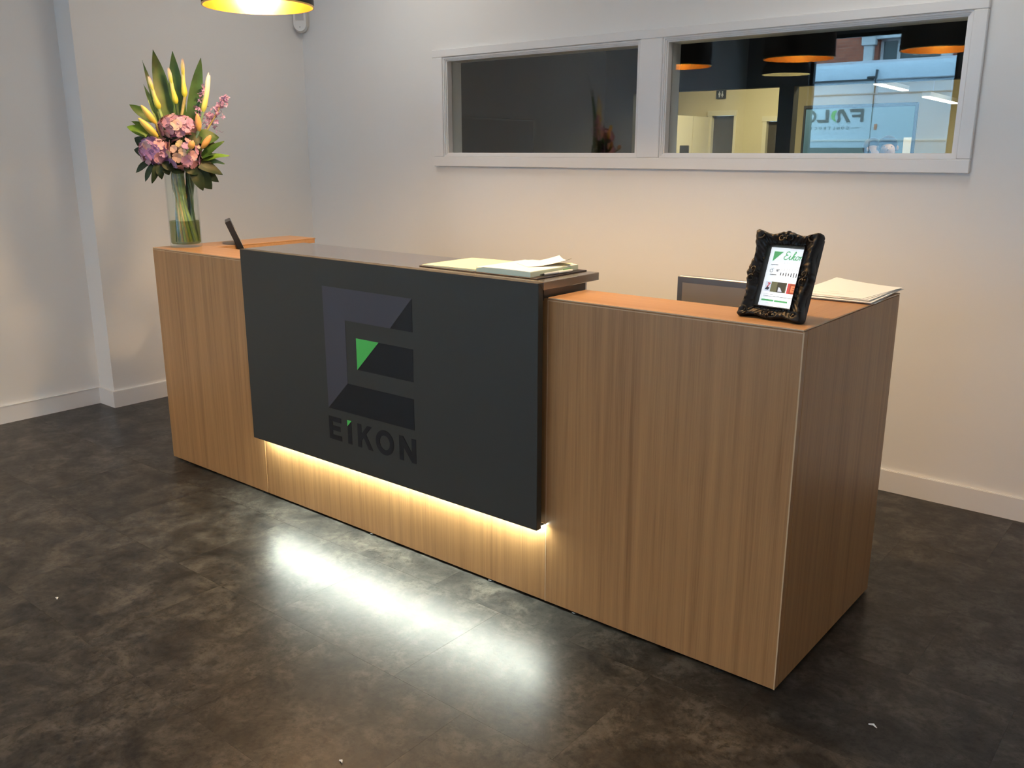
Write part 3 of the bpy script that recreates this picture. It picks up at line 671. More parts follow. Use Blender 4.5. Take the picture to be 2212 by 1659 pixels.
# corner motion sensor
c = Vector((XLP, W, 2.14)); d = Vector((1, -1, 0)).normalized(); s = Vector((1, 1, 0)).normalized()
t_ = thing('motion_sensor', 'slim white motion sensor mounted high in the wall corner', 'sensor', c)
bm = BM(); pts = []
for k_ in range(15):
    a = PI+PI*k_/14; pts.append((.045*math.cos(a), .045+.045*math.sin(a)))
pts += [(.045, .24), (-.045, .24)]
for dd, nm in ((.095, 'a'),):
    A = [bm.verts.new(c+s*p[0]+d*(.048)+Vector((0, 0, p[1]))) for p in pts]; B = [bm.verts.new(c+s*p[0]*.85+d*.095+Vector((0, 0, .006+p[1]*.97))) for p in pts]
    bm.faces.new(A); bm.faces.new(B[::-1])
    for i in range(len(pts)): bm.faces.new((A[i], B[i], B[(i+1) % len(pts)], A[(i+1) % len(pts)]))
SENS = plain('sensor_plastic', (.76, .76, .74), .45)
obj('housing', bm, SENS, t_)
bm = BM(); prism(bm, [(c.x+.001, c.y-.001), (c.x+.068, c.y-.001), (c.x+.001, c.y-.068)], c.z+.04, c.z+.2, 'z'); obj('bracket', bm, SENS, t_)
bm = BM(); ball(bm, c+d*.093+Vector((0, 0, .03)), .004, 1); obj('indicator', bm, BLACK, t_)
bm = BM()
A = [bm.verts.new(c+s*p[0]+d*.097+Vector((0, 0, p[1]))) for p in ((-.025, .07), (.025, .07), (.025, .13), (-.025, .13))]; B = [bm.verts.new(v.co-d*.004) for v in A]
bm.faces.new(A); bm.faces.new(B[::-1])
for i in range(4): bm.faces.new((A[i], B[i], B[(i+1) % 4], A[(i+1) % 4]))
obj('lens', bm, plain('sensor_lens', (.5, .5, .5), .3), t_)

# ------------------------------------------------------------------ ornate framed tablet
BL = Vector((2.8044, .0725, 1.0)); EX = Vector((.99409, -.10859, 0)); UP = Vector((.03548, .3248, .94512)); NN = Vector((-.10263, -.93953, .32673))
BL = BL+EX*.0+NN*.0
def FP(u, v, d=0): return BL+EX*u+UP*v+NN*d
FW, FH = .1735, .231
IX0, IX1, IZ0, IZ1 = .0385, .136, .038, .194
t_ = thing('framed_tablet', 'small ornate black picture frame holding a lit screen, on the desk ledge', 'picture frame', (2.893, .10, 1.0))
# moulding: rings from the opening out to the carved rim
def rect_pt(f, x0, x1, z0, z1):
    f = f % 4; k_ = int(f); q = f-k_
    return [(x0+(x1-x0)*q, z0), (x1, z0+(z1-z0)*q), (x1-(x1-x0)*q, z1), (x0, z1-(z1-z0)*q)][k_], q, [(0, -1), (1, 0), (0, 1), (-1, 0)][k_]
NR = 320; prof_ = [(0.0, -.021), (.02, -.006), (.10, -.002), (.14, -.007), (.30, -.009), (.5, -.003), (.68, .003), (.84, .005), (.95, .002), (1.0, -.006), (1.0, -.02), (.97, -.026)]
bm = BM(); rows = []
for i in range(NR):
    f = 4*i/NR
    (ix, iz), q, nrm = rect_pt(f, IX0, IX1, IZ0, IZ1); (ox, oz), q, nrm = rect_pt(f, 0, FW, .004, FH)
    wav = .0045*math.cos(4*PI*q)-.0015
    if abs(q-.5) < .06: wav += .002*math.cos((q-.5)/.06*PI)
    if nrm == (0, -1): wav = min(wav, .001)
    ox += nrm[0]*wav; oz += nrm[1]*wav
    row = []
    for k_, (s_, d_) in enumerate(prof_):
        carve = 0 if k_ < 3 or k_ > 9 else .0024*math.sin(i*.49+k_*1.7)*math.sin(i*.22)+.0010*math.sin(i*1.1+k_)
        cor = .004*max(0, math.cos(2*PI*q))**2 if 3 < k_ < 10 else 0
        row.append(bm.verts.new(FP(ix+(ox-ix)*s_, iz+(oz-iz)*s_, d_+carve+cor)))
    rows.append(row)
for i in range(NR):
    a, b_ = rows[i], rows[(i+1) % NR]
    for k_ in range(len(prof_)-1): bm.faces.new((a[k_], a[k_+1], b_[k_+1], b_[k_]))
FRAMEM = plain('frame_gloss_black', (.009, .008, .0075), .45, spec=.3, bump=.25, bscale=160)
mo_ = obj('moulding', bm, FRAMEM, t_, True)
mo_.data.set_sharp_from_angle(angle=math.radians(75))
def fbox(bm, u0, u1, v0, v1, d0, d1):
    vs = [bm.verts.new(FP(u, v, d_)) for d_ in (d0, d1) for u, v in ((u0, v0), (u1, v0), (u1, v1), (u0, v1))]
    for q in ((0, 1, 2, 3), (7, 6, 5, 4), (0, 4, 5, 1), (1, 5, 6, 2), (2, 6, 7, 3), (3, 7, 4, 0)): bm.faces.new([vs[k_] for k_ in q])
    return bm
obj('back_box', fbox(BM(), .007, FW-.005, .013, FH-.007, -.042, -.0235), BLACKM, t_)
obj('strut', tube(BM(), [FP(FW/2, .16, -.042), Vector((FP(FW/2, 0)+Vector((.012, .11, 0))).to_tuple()[:2]+(1.004,))], .004, 8), BLACKM, t_)
# scrolls and leaves carved on the corners and side centres
def scroll(u, v, r, turn, sg):
    pts = []
    for k_ in range(26):
        a = turn+sg*k_*.36; rr_ = r*(1-k_/30); pts.append(FP(u+rr_*math.cos(a), v+rr_*math.sin(a), .0045+.0015*math.sin(k_*.5)))
    return tube(BM(), pts, [.0026*(1-k_/40) for k_ in range(26)], 6)
for (u, v, a, sg) in ((.014, .019, 0, 1), (FW-.014, .019, PI, -1), (.014, FH-.012, 0, -1), (FW-.014, FH-.012, PI, 1)):
    obj('scroll', scroll(u, v, .011, a, sg), FRAMEM, t_, True)
for (u, v, a) in ((FW/2-.012, .016, 0), (FW/2+.012, .016, PI), (FW/2-.012, FH-.016, 0), (FW/2+.012, FH-.016, PI), (.015, FH/2-.012, PI/2), (.015, FH/2+.012, -PI/2), (FW-.015, FH/2-.012, PI/2), (FW-.015, FH/2+.012, -PI/2)):
    obj('scroll', scroll(u, v, .009, a, 1 if (u+v)*1000 % 2 < 1 else -1), FRAMEM, t_, True)
for (u, v) in ((FW/2, .017), (FW/2, FH-.014), (.016, FH/2), (FW-.016, FH/2)):
    bm = BM()
    for k_ in range(5):
        a = k_*2*PI/5+PI/2; tube(bm, [FP(u, v, .006), FP(u+.006*math.cos(a), v+.006*math.sin(a), .0075), FP(u+.0115*math.cos(a), v+.0115*math.sin(a), .004)], [.002, .0034, .001], 6)
    obj('rosette', bm, FRAMEM, t_, True)
def scrmat(name, c, s=.95): return emitter(name, c, s)
SW_ = scrmat('screen_white', (.80, .84, .86), .82); SG_ = scrmat('screen_green', (.10, .38, .14), .7); SK_ = scrmat('screen_ink', (.05, .05, .06), .4)
SGR = scrmat('screen_grey', (.45, .45, .45), .7); SR_ = scrmat('screen_red', (.50, .06, .06), .7); SD_ = scrmat('screen_photo_dark', (.05, .047, .03), .6); SO_ = scrmat('screen_photo_rust', (.36, .07, .03), .6); SB_ = scrmat('screen_photo_pale', (.55, .58, .66), .8); SM_ = scrmat('screen_photo_moss', (.14, .14, .075), .6)
DS = -.0215
scr = obj('screen', fbox(BM(), IX0-.004, IX1+.004, IZ0-.004, IZ1+.004, DS-.0015, DS), SW_, t_)
SO = -.0095
def sprint(name, pts, mat, lay=1):
    bm = BM(); A = [bm.verts.new(FP(u+SO, v, DS+.0002*lay)) for u, v in pts]; B = [bm.verts.new(FP(u+SO, v, DS+.00005)) for u, v in pts]
    n = len(pts); bm.faces.new(A); bm.faces.new(B[::-1])
    for i in range(n): bm.faces.new((A[i], B[i], B[(i+1) % n], A[(i+1) % n]))
    return obj(name, bm, mat, scr)
def srect(name, u0, u1, v0, v1, mat, lay=1): return sprint(name, [(u0, v0), (u1, v0), (u1, v1), (u0, v1)], mat, lay)
sprint('green_triangle', [(.0588, .1838), (.0845, .1838), (.0588, .1568)], SG_)
splace = lambda u0, v0: (lambda x, y, d: FP(u0+SO+x, v0+y, DS+.0001+d))
def script(paths, u0, v0, k, wd):
    for pts in paths:
        P_ = [p.to_2d() for p in smoothpath([(x, y, 0) for x, y in pts], 6)]; bm = BM(); A = []
        for i in range(len(P_)):
            d_ = (P_[min(i+1, len(P_)-1)]-P_[max(i-1, 0)]).normalized(); n2 = Vector((-d_.y, d_.x))*wd
            A.append([bm.verts.new(FP(u0+SO+(q.x+.22*q.y)*k, v0+q.y*k, DS+.0002)) for q in (P_[i]+n2, P_[i]-n2)])
        for a, b_ in zip(A, A[1:]): bm.faces.new((a[0], a[1], b_[1], b_[0]))
        obj('print', bm, SG_, scr)
script([[(.62, .92), (.45, 1.02), (.22, .92), (.2, .7), (.4, .58), (.5, .56), (.25, .5), (.1, .3), (.15, .08), (.38, 0), (.65, .12), (.82, .4), (.86, .52), (.84, .2), (.92, .03), (1.08, .1), (1.25, .5), (1.42, .9), (1.36, 1.05), (1.26, .85), (1.22, .4), (1.2, .02)],
        [(1.22, .3), (1.38, .5), (1.5, .46), (1.42, .32), (1.3, .26), (1.45, .06), (1.58, .03), (1.72, .15)],
        [(1.98, .5), (1.8, .48), (1.7, .25), (1.8, .03), (2.0, .08), (2.08, .3), (1.98, .5), (2.05, .42), (2.25, .42)],
        [(2.28, .5), (2.26, .02)], [(2.26, .3), (2.42, .52), (2.54, .42), (2.52, .12), (2.6, .02), (2.75, .12)]], .0862, .1645, .0205, .055)
sprint('letter_dot', [(.1045, .1795), (.1062, .1795), (.1062, .1812), (.1045, .1812)], SG_)
obj('print', text_bm('D A I L I E S', .0052, splace(.093, .1535), 0, 0, 'LEFT', 1.2, .0002), SGR, scr)
srect('rule', .057, .146, .1455, .1459, SGR); srect('rule', .057, .146, .1125, .1129, SGR); srect('rule', .057, .078, .1480, .1495, SK_)
bm = BM()
for i in range(20):
    a, b_ = 2*PI*i/20, 2*PI*(i+1)/20
    vs = [bm.verts.new(FP(.0625+SO+r*math.cos(q), .1325+r*math.sin(q), DS+.0002)) for r, q in ((.0036, a), (.0046, a), (.0046, b_), (.0036, b_))]; bm.faces.new(vs)
    if i < 12:
        vs = [bm.verts.new(FP(.0665+SO+r*math.cos(q), .1365+r*math.sin(q), DS+.0002)) for r, q in ((.002, a), (.0028, a), (.0028, b_), (.002, b_))]; bm.faces.new(vs)
bmesh.ops.remove_doubles(bm, verts=bm.verts[:], dist=1e-6); obj('weather_icon', bm, SK_, scr)
obj('print', text_bm('18°', .0085, splace(.0735, .1315), .0002, 0, 'LEFT', 1, .0002), SK_, scr)
srect('rule', .0605, .079, .1215, .1232, SK_); srect('rule', .0605, .077, .1185, .1194, SGR)
for k_ in range(8):
    u = .0905+k_*.0073; hh = (.0032, .003, .0043, .0032, .0044, .0056, .0052, .004)[k_]
    sprint('bar_mark', [(u-.0012, .1258-hh), (u-.0004, .1250-hh), (u+.0004, .125-hh), (u+.0012, .1258-hh), (u+.0012, .1258+hh), (u, .1268+hh), (u-.0012, .1258+hh)], SK_)
    srect('rule', u-.0016, u+.0018, .1385, .1400, SGR); srect('rule', u-.0014, u+.0016, .1350, .1362, SGR)
srect('photo', .0548, .0715, .0778, .1042, SB_); obj('print', text_bm('7', .017, splace(.0585, .0885), .0006, .2, 'LEFT', 1, .0002), SR_, scr)
sprint('photo_detail', [(.0562, .084), (.0625, .0905), (.069, .0870), (.066, .0815), (.0585, .082)], SK_, 2)
srect('photo', .0715, .115, .0775, .1042, SM_)
sprint('photo_detail', [(.089, .0776), (.089, .1042), (.1148, .1042), (.113, .0930), (.1128, .0776)], SD_, 2)
sprint('photo_detail', [(.0935, .0795), (.0935, .091), (.0985, .0900), (.1055, .0797)], SB_, 3)
srect('photo', .118, .1475, .0768, .1036, SO_); srect('photo_detail', .118, .1245, .0768, .1036, SR_, 2)
obj('print', text_bm('E', .021, splace(.1275, .0825), .0012, 0, 'LEFT', 1, .0002), scrmat('screen_photo_orange', (.62, .22, .10), .7), scr)
srect('rule', .056, .074, .0702, .0712, SGR); srect('rule', .076, .084, .0702, .0712, SK_)
for v in (.0655, .0632): srect('rule', .0565, .146, v, v+.0009, SGR if v < .065 else SK_)
srect('green_bar', .0535, .0885, .0525, .0572, SG_); srect('green_bar', .0905, .1275, .0522, .0566, SG_)
for u, v, wd in ((.057, .0475, .005), (.066, .0475, .012), (.069, .0445, .014), (.0905, .0475, .028), (.0905, .0448, .03), (.092, .042, .025)): srect('rule', u, u+wd, v, v+.0009, SGR)

# ------------------------------------------------------------------ papers at the end of the right ledge
def sheet(bm, c, sx, sy, rot, z, th, lift=(0, 0, 0, 0)):
    R2 = Matrix.Rotation(rot, 2); n = 6; g0 = {}; g1 = {}
    for i in range(n+1):
        for j in range(n+1):
            a, b_ = i/n, j/n; p = R2 @ Vector(((a-.5)*sx, (b_-.5)*sy))
            lf = ((1-a)*(1-b_))**2*lift[0]+(a*(1-b_))**2*lift[1]+(a*b_)**2*lift[2]+((1-a)*b_)**2*lift[3]
            g0[i, j] = bm.verts.new((c[0]+p.x, c[1]+p.y, z+lf)); g1[i, j] = bm.verts.new((c[0]+p.x, c[1]+p.y, z+th+lf))
    for i in range(n):
        for j in range(n):
            bm.faces.new((g0[i, j], g0[i, j+1], g0[i+1, j+1], g0[i+1, j])); bm.faces.new((g1[i, j], g1[i+1, j], g1[i+1, j+1], g1[i, j+1]))
    for k_ in range(n):
        for a, b_ in (((k_, 0), (k_+1, 0)), ((n, k_), (n, k_+1)), ((k_+1, n), (k_, n)), ((0, k_+1), (0, k_))):
            bm.faces.new((g0[a], g0[b_], g1[b_], g1[a]))
    return bm
stk = [(2.905, .625, .21, .297, .10, .0012), (2.885, .64, .21, .297, -.06, .003), (2.91, .61, .21, .297, .04, .002), (2.895, .64, .21, .297, -.12, .0015), (2.905, .625, .205, .30, .02, .0022), (2.90, .63, .21, .297, -.03, .001), (2.897, .63, .21, .297, -.08, .0008)]
z = H+.0004
labs = ['lowest sheet of white paper on the right desk ledge', 'second sheaf from the bottom of the papers on the right ledge', 'third sheaf from the bottom of the papers on the right ledge', 'middle sheaf of the papers on the right ledge', 'thick sheaf near the top of the papers on the right ledge', 'second sheet from the top of the papers on the right ledge', 'uppermost sheet of paper on the right ledge, faintly ruled']
for i, (x, y, sx, sy, rot, th) in enumerate(stk):
    lf = (0, .0, 0, .012) if i == 6 else ((0, -.0, .004, .0) if i == 1 else (0, 0, 0, 0))
    o = obj('paper_sheet', sheet(BM(), (x, y), sx, sy, rot, z, th, lf), PAPER); tag(o, labs[i], 'paper', 'papers on the right ledge'); z += th+.0003
    if i == 6:
        R2 = Matrix.Rotation(rot, 2)
        for q in range(5):
            p = R2 @ Vector((-.02, -.11+q*.034))
            bm = box(BM(), x+p.x-.055, x+p.x+.055-.03*(q % 2), y+p.y-.0008, y+p.y+.0008, z-.0002, z); obj('printed_line', bm, plain('print_grey', (.5, .48, .44), .8) if 'print_grey' not in MATS else MATS['print_grey'], o)

# ------------------------------------------------------------------ open visitor book
bk = thing('visitor_book', 'open black-covered visitor book on the charcoal counter', 'book', (1.94, .14, HP))
BZ = HP+.0004
COV = plain('book_cover', (.018, .012, .016), .4)
bx('cover_board', 1.692, 1.935, .004, .262, BZ, BZ+.003, COV, bk, .0012); bx('cover_board', 1.945, 2.192, .004, .262, BZ, BZ+.003, COV, bk, .0012)
bx('spine', 1.931, 1.949, .004, .262, BZ, BZ+.0022, COV, bk, .0008)
def pages(x0, x1, y0, y1, z0, hfun, n=14):
    bm = BM(); top = []; bot = []
    for i in range(n+1):
        x = x0+(x1-x0)*i/n; h = hfun(i/n)
        top.append([bm.verts.new((x, y0+(.0), z0+h)), bm.verts.new((x, y1, z0+h))]); bot.append([bm.verts.new((x, y0, z0)), bm.verts.new((x, y1, z0))])
    for i in range(n):
        for a, b_, fl in ((top[i], top[i+1], 0), (bot[i], bot[i+1], 1)): bm.faces.new((a[0], b_[0], b_[1], a[1]))
        bm.faces.new((bot[i][0], bot[i+1][0], top[i+1][0], top[i][0])); bm.faces.new((bot[i][1], bot[i+1][1], top[i+1][1], top[i][1]))
    bm.faces.new((bot[0][0], bot[0][1], top[0][1], top[0][0])); bm.faces.new((bot[n][0], bot[n][1], top[n][1], top[n][0]))
    return bm
obj('left_pages', pages(1.700, 1.938, .010, .257, BZ+.0031, lambda s_: .0035+.002*math.sin(PI*s_)+.003*s_**4), PAPERY, bk, True)
rp = obj('right_pages', pages(1.942, 2.160, .010, .257, BZ+.0031, lambda s_: .015+.0015*math.sin(PI*s_)-.004*max(0, .12-s_)/.12), PAPERG, bk, True)
obj('top_page', pages(1.942, 2.158, .0105, .2565, BZ+.0181, lambda s_: .0003+.0015*math.sin(PI*s_)+.001-.0038*max(0, .12-s_)/.12), PAPER, rp, True)
o = obj('loose_sheet', sheet(BM(), (2.085, .175), .105, .148, -.55, BZ+.0215, .0005, (0, 0, .022, .020)), PAPER); tag(o, 'loose white sheet curling up on the open visitor book', 'paper')
o = obj('card_slip', sheet(BM(), (2.105, .205), .10, .06, .12, BZ+.0205, .0004, (0, 0, .004, 0)), PAPERY); tag(o, 'cream slip of paper tucked beneath the loose sheet', 'paper')
pn = thing('pen', 'grey and white ballpoint pen with green tip lying beside the book pages', 'pen', (2.177, .13, HP))
pz = BZ+.003+.0052
obj('barrel', tube(BM(), [(2.172, .06, pz), (2.176, .11, pz), (2.1765, .125, pz)], [.004, .0048, .005], 12), plain('pen_grey', (.55, .58, .62), .3), pn, True)
obj('cap', tube(BM(), [(2.1767, .1255, pz), (2.181, .185, pz), (2.1815, .195, pz)], [.0051, .0051, .0035], 12), plain('pen_white', (.82, .84, .80), .3), pn, True)
obj('nib', tube(BM(), [(2.1705, .044, pz), (2.172, .0595, pz)], [.001, .0035], 10), BLACK, pn, True)
obj('clip', tube(BM(), [(2.1795, .15, pz+.0062), (2.1815, .19, pz+.0068)], .0011, 6), plain('pen_clip', (.1, .45, .12), .3), pn, True)

# ------------------------------------------------------------------ monitor and tilted phone behind the ledge
mo = thing('monitor', 'computer monitor with silver rim and dark bezel behind the ledge', 'monitor', (2.61, .47, .725))
mx0, mx1, mz0, mz1, my = 2.41, 2.80, .785, 1.034, .45
bx('casing', mx0, mx1, my+.006, my+.03, mz0, mz1, SILVER, mo, .012, 3)
bx('bezel', mx0+.003, mx1-.003, my+.003, my+.0065, mz0+.003, mz1-.003, plain('bezel_slate', (.085, .09, .105), .35), mo, .0015)
bx('screen', mx0+.022, mx1-.022, my+.0015, my+.0035, mz0+.024, mz1-.022, plain('screen_off', (.22, .195, .17), .25), mo)
bx('stand_neck', 2.585, 2.625, my+.032, my+.045, .735, .92, SILVER, mo, .003)
bx('stand_foot', 2.51, 2.70, my-.03, my+.13, .7255, .735, SILVER, mo, .003)
ph = thing('desk_phone', 'slim black desk phone screen tilted back behind the left ledge', 'phone', (.24, .36, .725))
p0 = Vector((.222, .30, .98)); e1 = Vector((-.84, .54, 0)).normalized(); e2 = Vector((-.027, -.042, .125)); n_ = e1.cross(e2).normalized()
if n_.x < 0: n_ = -n_
def slab(bm, a0, a1, b0, b1, t0, t1):
    vs = [bm.verts.new(p0+e1*a+e2*b_+n_*t2) for t2 in (t0, t1) for a, b_ in ((a0, b0), (a1, b0), (a1, b1), (a0, b1))]
    for q in ((0, 1, 2, 3), (7, 6, 5, 4), (0, 4, 5, 1), (1, 5, 6, 2), (2, 6, 7, 3), (3, 7, 4, 0)): bm.faces.new([vs[k_] for k_ in q])
    return bm
bm = slab(BM(), 0, .19, -.9, 1.0, -.004, .022); bmesh.ops.bevel(bm, geom=bm.edges[:], offset=.002, segments=2, affect='EDGES'); obj('casing', bm, BLACK, ph)
obj('screen', slab(BM(), .012, .178, -.2, .72, .0222, .0228), plain('phone_screen', (.55, .52, .5), .2), ph)
obj('keypad', slab(BM(), .02, .17, -.8, -.3, .0222, .0235), BLACKM, ph)
q0 = p0+e1*.095-e2*.8+n_*.01
obj('stand', tube(BM(), [q0, Vector((q0.x+.01, q0.y+.015, .735))], .014, 10), BLACK, ph, True)
bx('base', q0.x-.06, q0.x+.08, q0.y-.06, q0.y+.09, .7255, .74, BLACK, ph, .004)

# ------------------------------------------------------------------ flowers in the glass vase
VC = Vector((.09, .115, 1.0)); VN = Vector((.86074, -.50904, 0)); VU = Vector((.50904, .86074, 0))
def FV(u, z, w=0.0): return VC+VU*u+VN*w+Vector((0, 0, z))
def thin_glass(name, tint, ior, gain=1.0):
    m, t, b = newmat(name); t.nodes.remove(b); out = [n for n in t.nodes if n.type == 'OUTPUT_MATERIAL'][0]
    tr = t.nodes.new('ShaderNodeBsdfTransparent'); tr.inputs[0].default_value = (*tint, 1)
    gl = t.nodes.new('ShaderNodeBsdfGlossy'); gl.inputs['Roughness'].default_value = .02
    lw = t.nodes.new('ShaderNodeLayerWeight'); pw = t.nodes.new('ShaderNodeMath'); pw.operation = 'POWER'; pw.inputs[1].default_value = 5.0
    fr_ = t.nodes.new('ShaderNodeMath'); fr_.operation = 'MULTIPLY_ADD'; fr_.inputs[1].default_value = .75*(ior-1)/.42; fr_.inputs[2].default_value = .035*(ior-1)/.42
    t.links.new(lw.outputs['Facing'], pw.inputs[0]); t.links.new(pw.outputs[0], fr_.inputs[0])
    mx = t.nodes.new('ShaderNodeMixShader'); t.links.new(fr_.outputs[0], mx.inputs[0])
    t.links.new(tr.outputs[0], mx.inputs[1]); t.links.new(gl.outputs[0], mx.inputs[2]); t.links.new(mx.outputs[0], out.inputs[0]); return m
GLASSM = thin_glass('clear_glass', (.96, .98, .97), 1.42); WATERM = thin_glass('vase_water', (.60, .61, .40), 1.15)
va = thing('glass_vase', 'tall clear cylindrical glass vase part filled with water', 'vase', VC+Vector((0, 0, .0)))
RO, RI = .068, .0645
obj('glass', lathe(BM(), [(0, .0006), (RO-.003, .0006), (RO, .004), (RO, .325), (RO-.0015, .3275), (RI, .325), (RI, .02), (RI-.006, .014), (0, .013)], VC, 48), GLASSM, va, True)
obj('water', lathe(BM(), [(0, .0145), (RI-.0065, .0155), (RI-.0008, .021), (RI-.0008, .116), (0, .116)], VC, 48), WATERM, va, True)
STEM = plain('stem_green', (.19, .27, .07), .45, var=.4, vscale=30); STEMP = plain('stem_pale', (.30, .42, .14), .45, var=.3, vscale=40)
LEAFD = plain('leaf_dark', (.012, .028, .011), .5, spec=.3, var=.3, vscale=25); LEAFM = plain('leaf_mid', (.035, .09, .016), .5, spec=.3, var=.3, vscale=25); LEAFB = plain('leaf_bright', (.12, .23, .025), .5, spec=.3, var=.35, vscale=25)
BLADE = plain('flax_green', (.055, .13, .028), .45, var=.45, vscale=14)
STEMS = [STEM, STEMP, plain('stem_dark', (.05, .10, .035), .45, var=.3, vscale=30), plain('stem_straw', (.42, .36, .14), .5, var=.3, vscale=30), plain('stem_blue_green', (.16, .28, .20), .4)]
_si = [0]
def stem_bm(top, r=.0045, via=None):
    """stem from the flower down through the vase mouth to its floor"""
    i = _si[0]; _si[0] += 1
    a = i*2.399; rm = .018+.034*((i*.618) % 1); rb = .022+.033*((i*.379) % 1)
    mouth = VC+Vector((rm*math.cos(a), rm*math.sin(a), .335)); mid = VC+Vector((rm*.85*math.cos(a+.4), rm*.85*math.sin(a+.4), .2))
    bot = VC+Vector((rb*math.cos(a+1.1), rb*math.sin(a+1.1), .024))
    pts = [top]+([via] if via is not None else [])+[mouth, mid, bot]
    return tube(BM(), smoothpath(pts, 6), r*1.25, 8)
def leaf_bm(bm, p0, p1, width, face, bend=.0, fold=.12, n=10, shape=None, droop=0.0, wave=0.0):
    """leaf blade from p0 to p1; face = direction its upper side looks"""
    p0, p1 = Vector(p0), Vector(p1); ax = p1-p0; Ln = ax.length; ax.normalize(); face = Vector(face); face = (face-ax*face.dot(ax)).normalized(); sd = ax.cross(face)
    G = []
    for i in range(n+1):
        s_ = i/n; wd = width/2*(shape(s_) if shape else math.sin(PI*min(1, s_**.8))**.75 if 0 < s_ < 1 else 0.03)
        c_ = p0+ax*Ln*s_+face*(bend*math.sin(PI*s_))+Vector((0, 0, -droop*s_*s_))
        row = []
        for k_ in (-1, -.5, 0, .5, 1):
            row.append(bm.verts.new(c_+sd*wd*k_+face*(fold*wd*abs(k_)+wave*math.sin(s_*9+k_*2)*abs(k_))))
        G.append(row)
    th = -face*.0008
    G2 = [[bm.verts.new(v.co+th) for v in row] for row in G]
    for i in range(n):
        for k_ in range(4):
            bm.faces.new((G[i][k_], G[i+1][k_], G[i+1][k_+1], G[i][k_+1])); bm.faces.new((G2[i][k_], G2[i][k_+1], G2[i+1][k_+1], G2[i+1][k_]))
        for k_ in (0, 4):
            bm.faces.new((G[i][k_], G[i+1][k_], G2[i+1][k_], G2[i][k_]))
    for row, r2 in ((G[0], G2[0]), (G[n], G2[n])):
        for k_ in range(4): bm.faces.new((row[k_], row[k_+1], r2[k_+1], r2[k_]))
    return bm
up_sh = lambda s_: (.45+.55*math.sin(PI*min(1, .15+s_*.62)))*max(.02, (1-s_**5))
# tall blades
for lab, tip, base, wd, w_, fc in (
    ('broadest tall green blade leaf at the back left of the bouquet', (-.064, .845), (-.012, .44), .062, -.05, (.15, -.1)),
    ('tall green blade leaf standing in the middle of the bouquet', (.015, .842), (.022, .44), .058, -.06, (-.1, .1)),
    ('tall green blade leaf leaning right in the bouquet', (.130, .816), (.055, .44), .055, -.045, (-.3, .1)),
    ('narrow dark blade leaf at the far left of the bouquet', (-.111, .80), (-.050, .44), .024, -.05, (.6, 0)),
    ('pale narrow blade leaf low on the left of the bouquet', (-.115, .70), (-.045, .44), .026, -.035, (.5, 0))):
    th_ = thing('blade_leaf', lab, 'leaf', VC+Vector((0, 0, .03)))
    bm = leaf_bm(BM(), FV(base[0], base[1], w_*.6), FV(tip[0], tip[1], w_), wd*1.15, VN+VU*fc[0]+Vector((0, 0, fc[1])), .012, .12, 14, up_sh, 0, .002)
    obj('blade', bm, BLADE if 'pale' not in lab else STEMP, th_, True); obj('stem', stem_bm(FV(base[0], base[1]+.02, w_*.6), .005), STEMS[_si[0] % 5], th_, True)
# calla lilies
CALLA = gradz('calla_spathe', [(0, (.50, .52, .05)), (.25, (.80, .68, .10)), (.6, (.85, .74, .30)), (.86, (.88, .72, .52)), (1, (.80, .50, .40))], .42)
CALLAW = gradz('calla_spathe_white', [(0, (.50, .56, .08)), (.3, (.72, .70, .22)), (.65, (.86, .84, .55)), (1, (.92, .90, .80))], .42)
for lab, tip, th0, w_, mat in (
    ('yellow calla lily with pink tip at the left of the bouquet', (-.093, .733), (-.061, .596), .0, CALLA),
    ('yellow calla lily with pink tip left of the bouquet centre', (-.009, .768), (.011, .619), .01, CALLA),
    ('tallest yellow calla lily in the middle of the bouquet', (.051, .808), (.049, .648), .0, CALLA),
    ('white-tipped calla lily leaning right in the bouquet', (.162, .753), (.119, .587), .01, CALLAW)):
    th_ = thing('calla_lily', lab, 'flower', VC+Vector((0, 0, .03)), 'calla lilies in the bouquet')
    a, b_ = FV(*th0, w_), FV(*tip, w_)
    sw = VU*(.006 if tip[0] > .1 else -.004)
    pts = [a.lerp(b_, s_)+sw*math.sin(PI*s_*1.6)*s_ for s_ in (0, .06, .12, .22, .4, .6, .75, .86, .94, 1.0)]
    rr_ = [.006, .0115, .0132, .0115, .0085, .0075, .0075, .006, .0032, .0006] if 'white' not in lab else [.006, .0105, .0125, .0120, .0105, .0105, .011, .0075, .0035, .0006]
    bm = tube(BM(), pts, rr_, 14); obj('spathe', bm, mat, th_, True)
    # rolled lip of the spathe
    c0 = a.lerp(b_, .55); b_ = a.lerp(b_, .93) if 'white' in lab else b_; bm = leaf_bm(BM(), c0+VN*.008, b_+VN*.002+sw*.3, .014, VN, .004, -.5, 8); obj('spathe_lip', bm, mat, th_, True)
    obj('stem', stem_bm(a, .0055), STEMS[_si[0] % 5], th_, True)
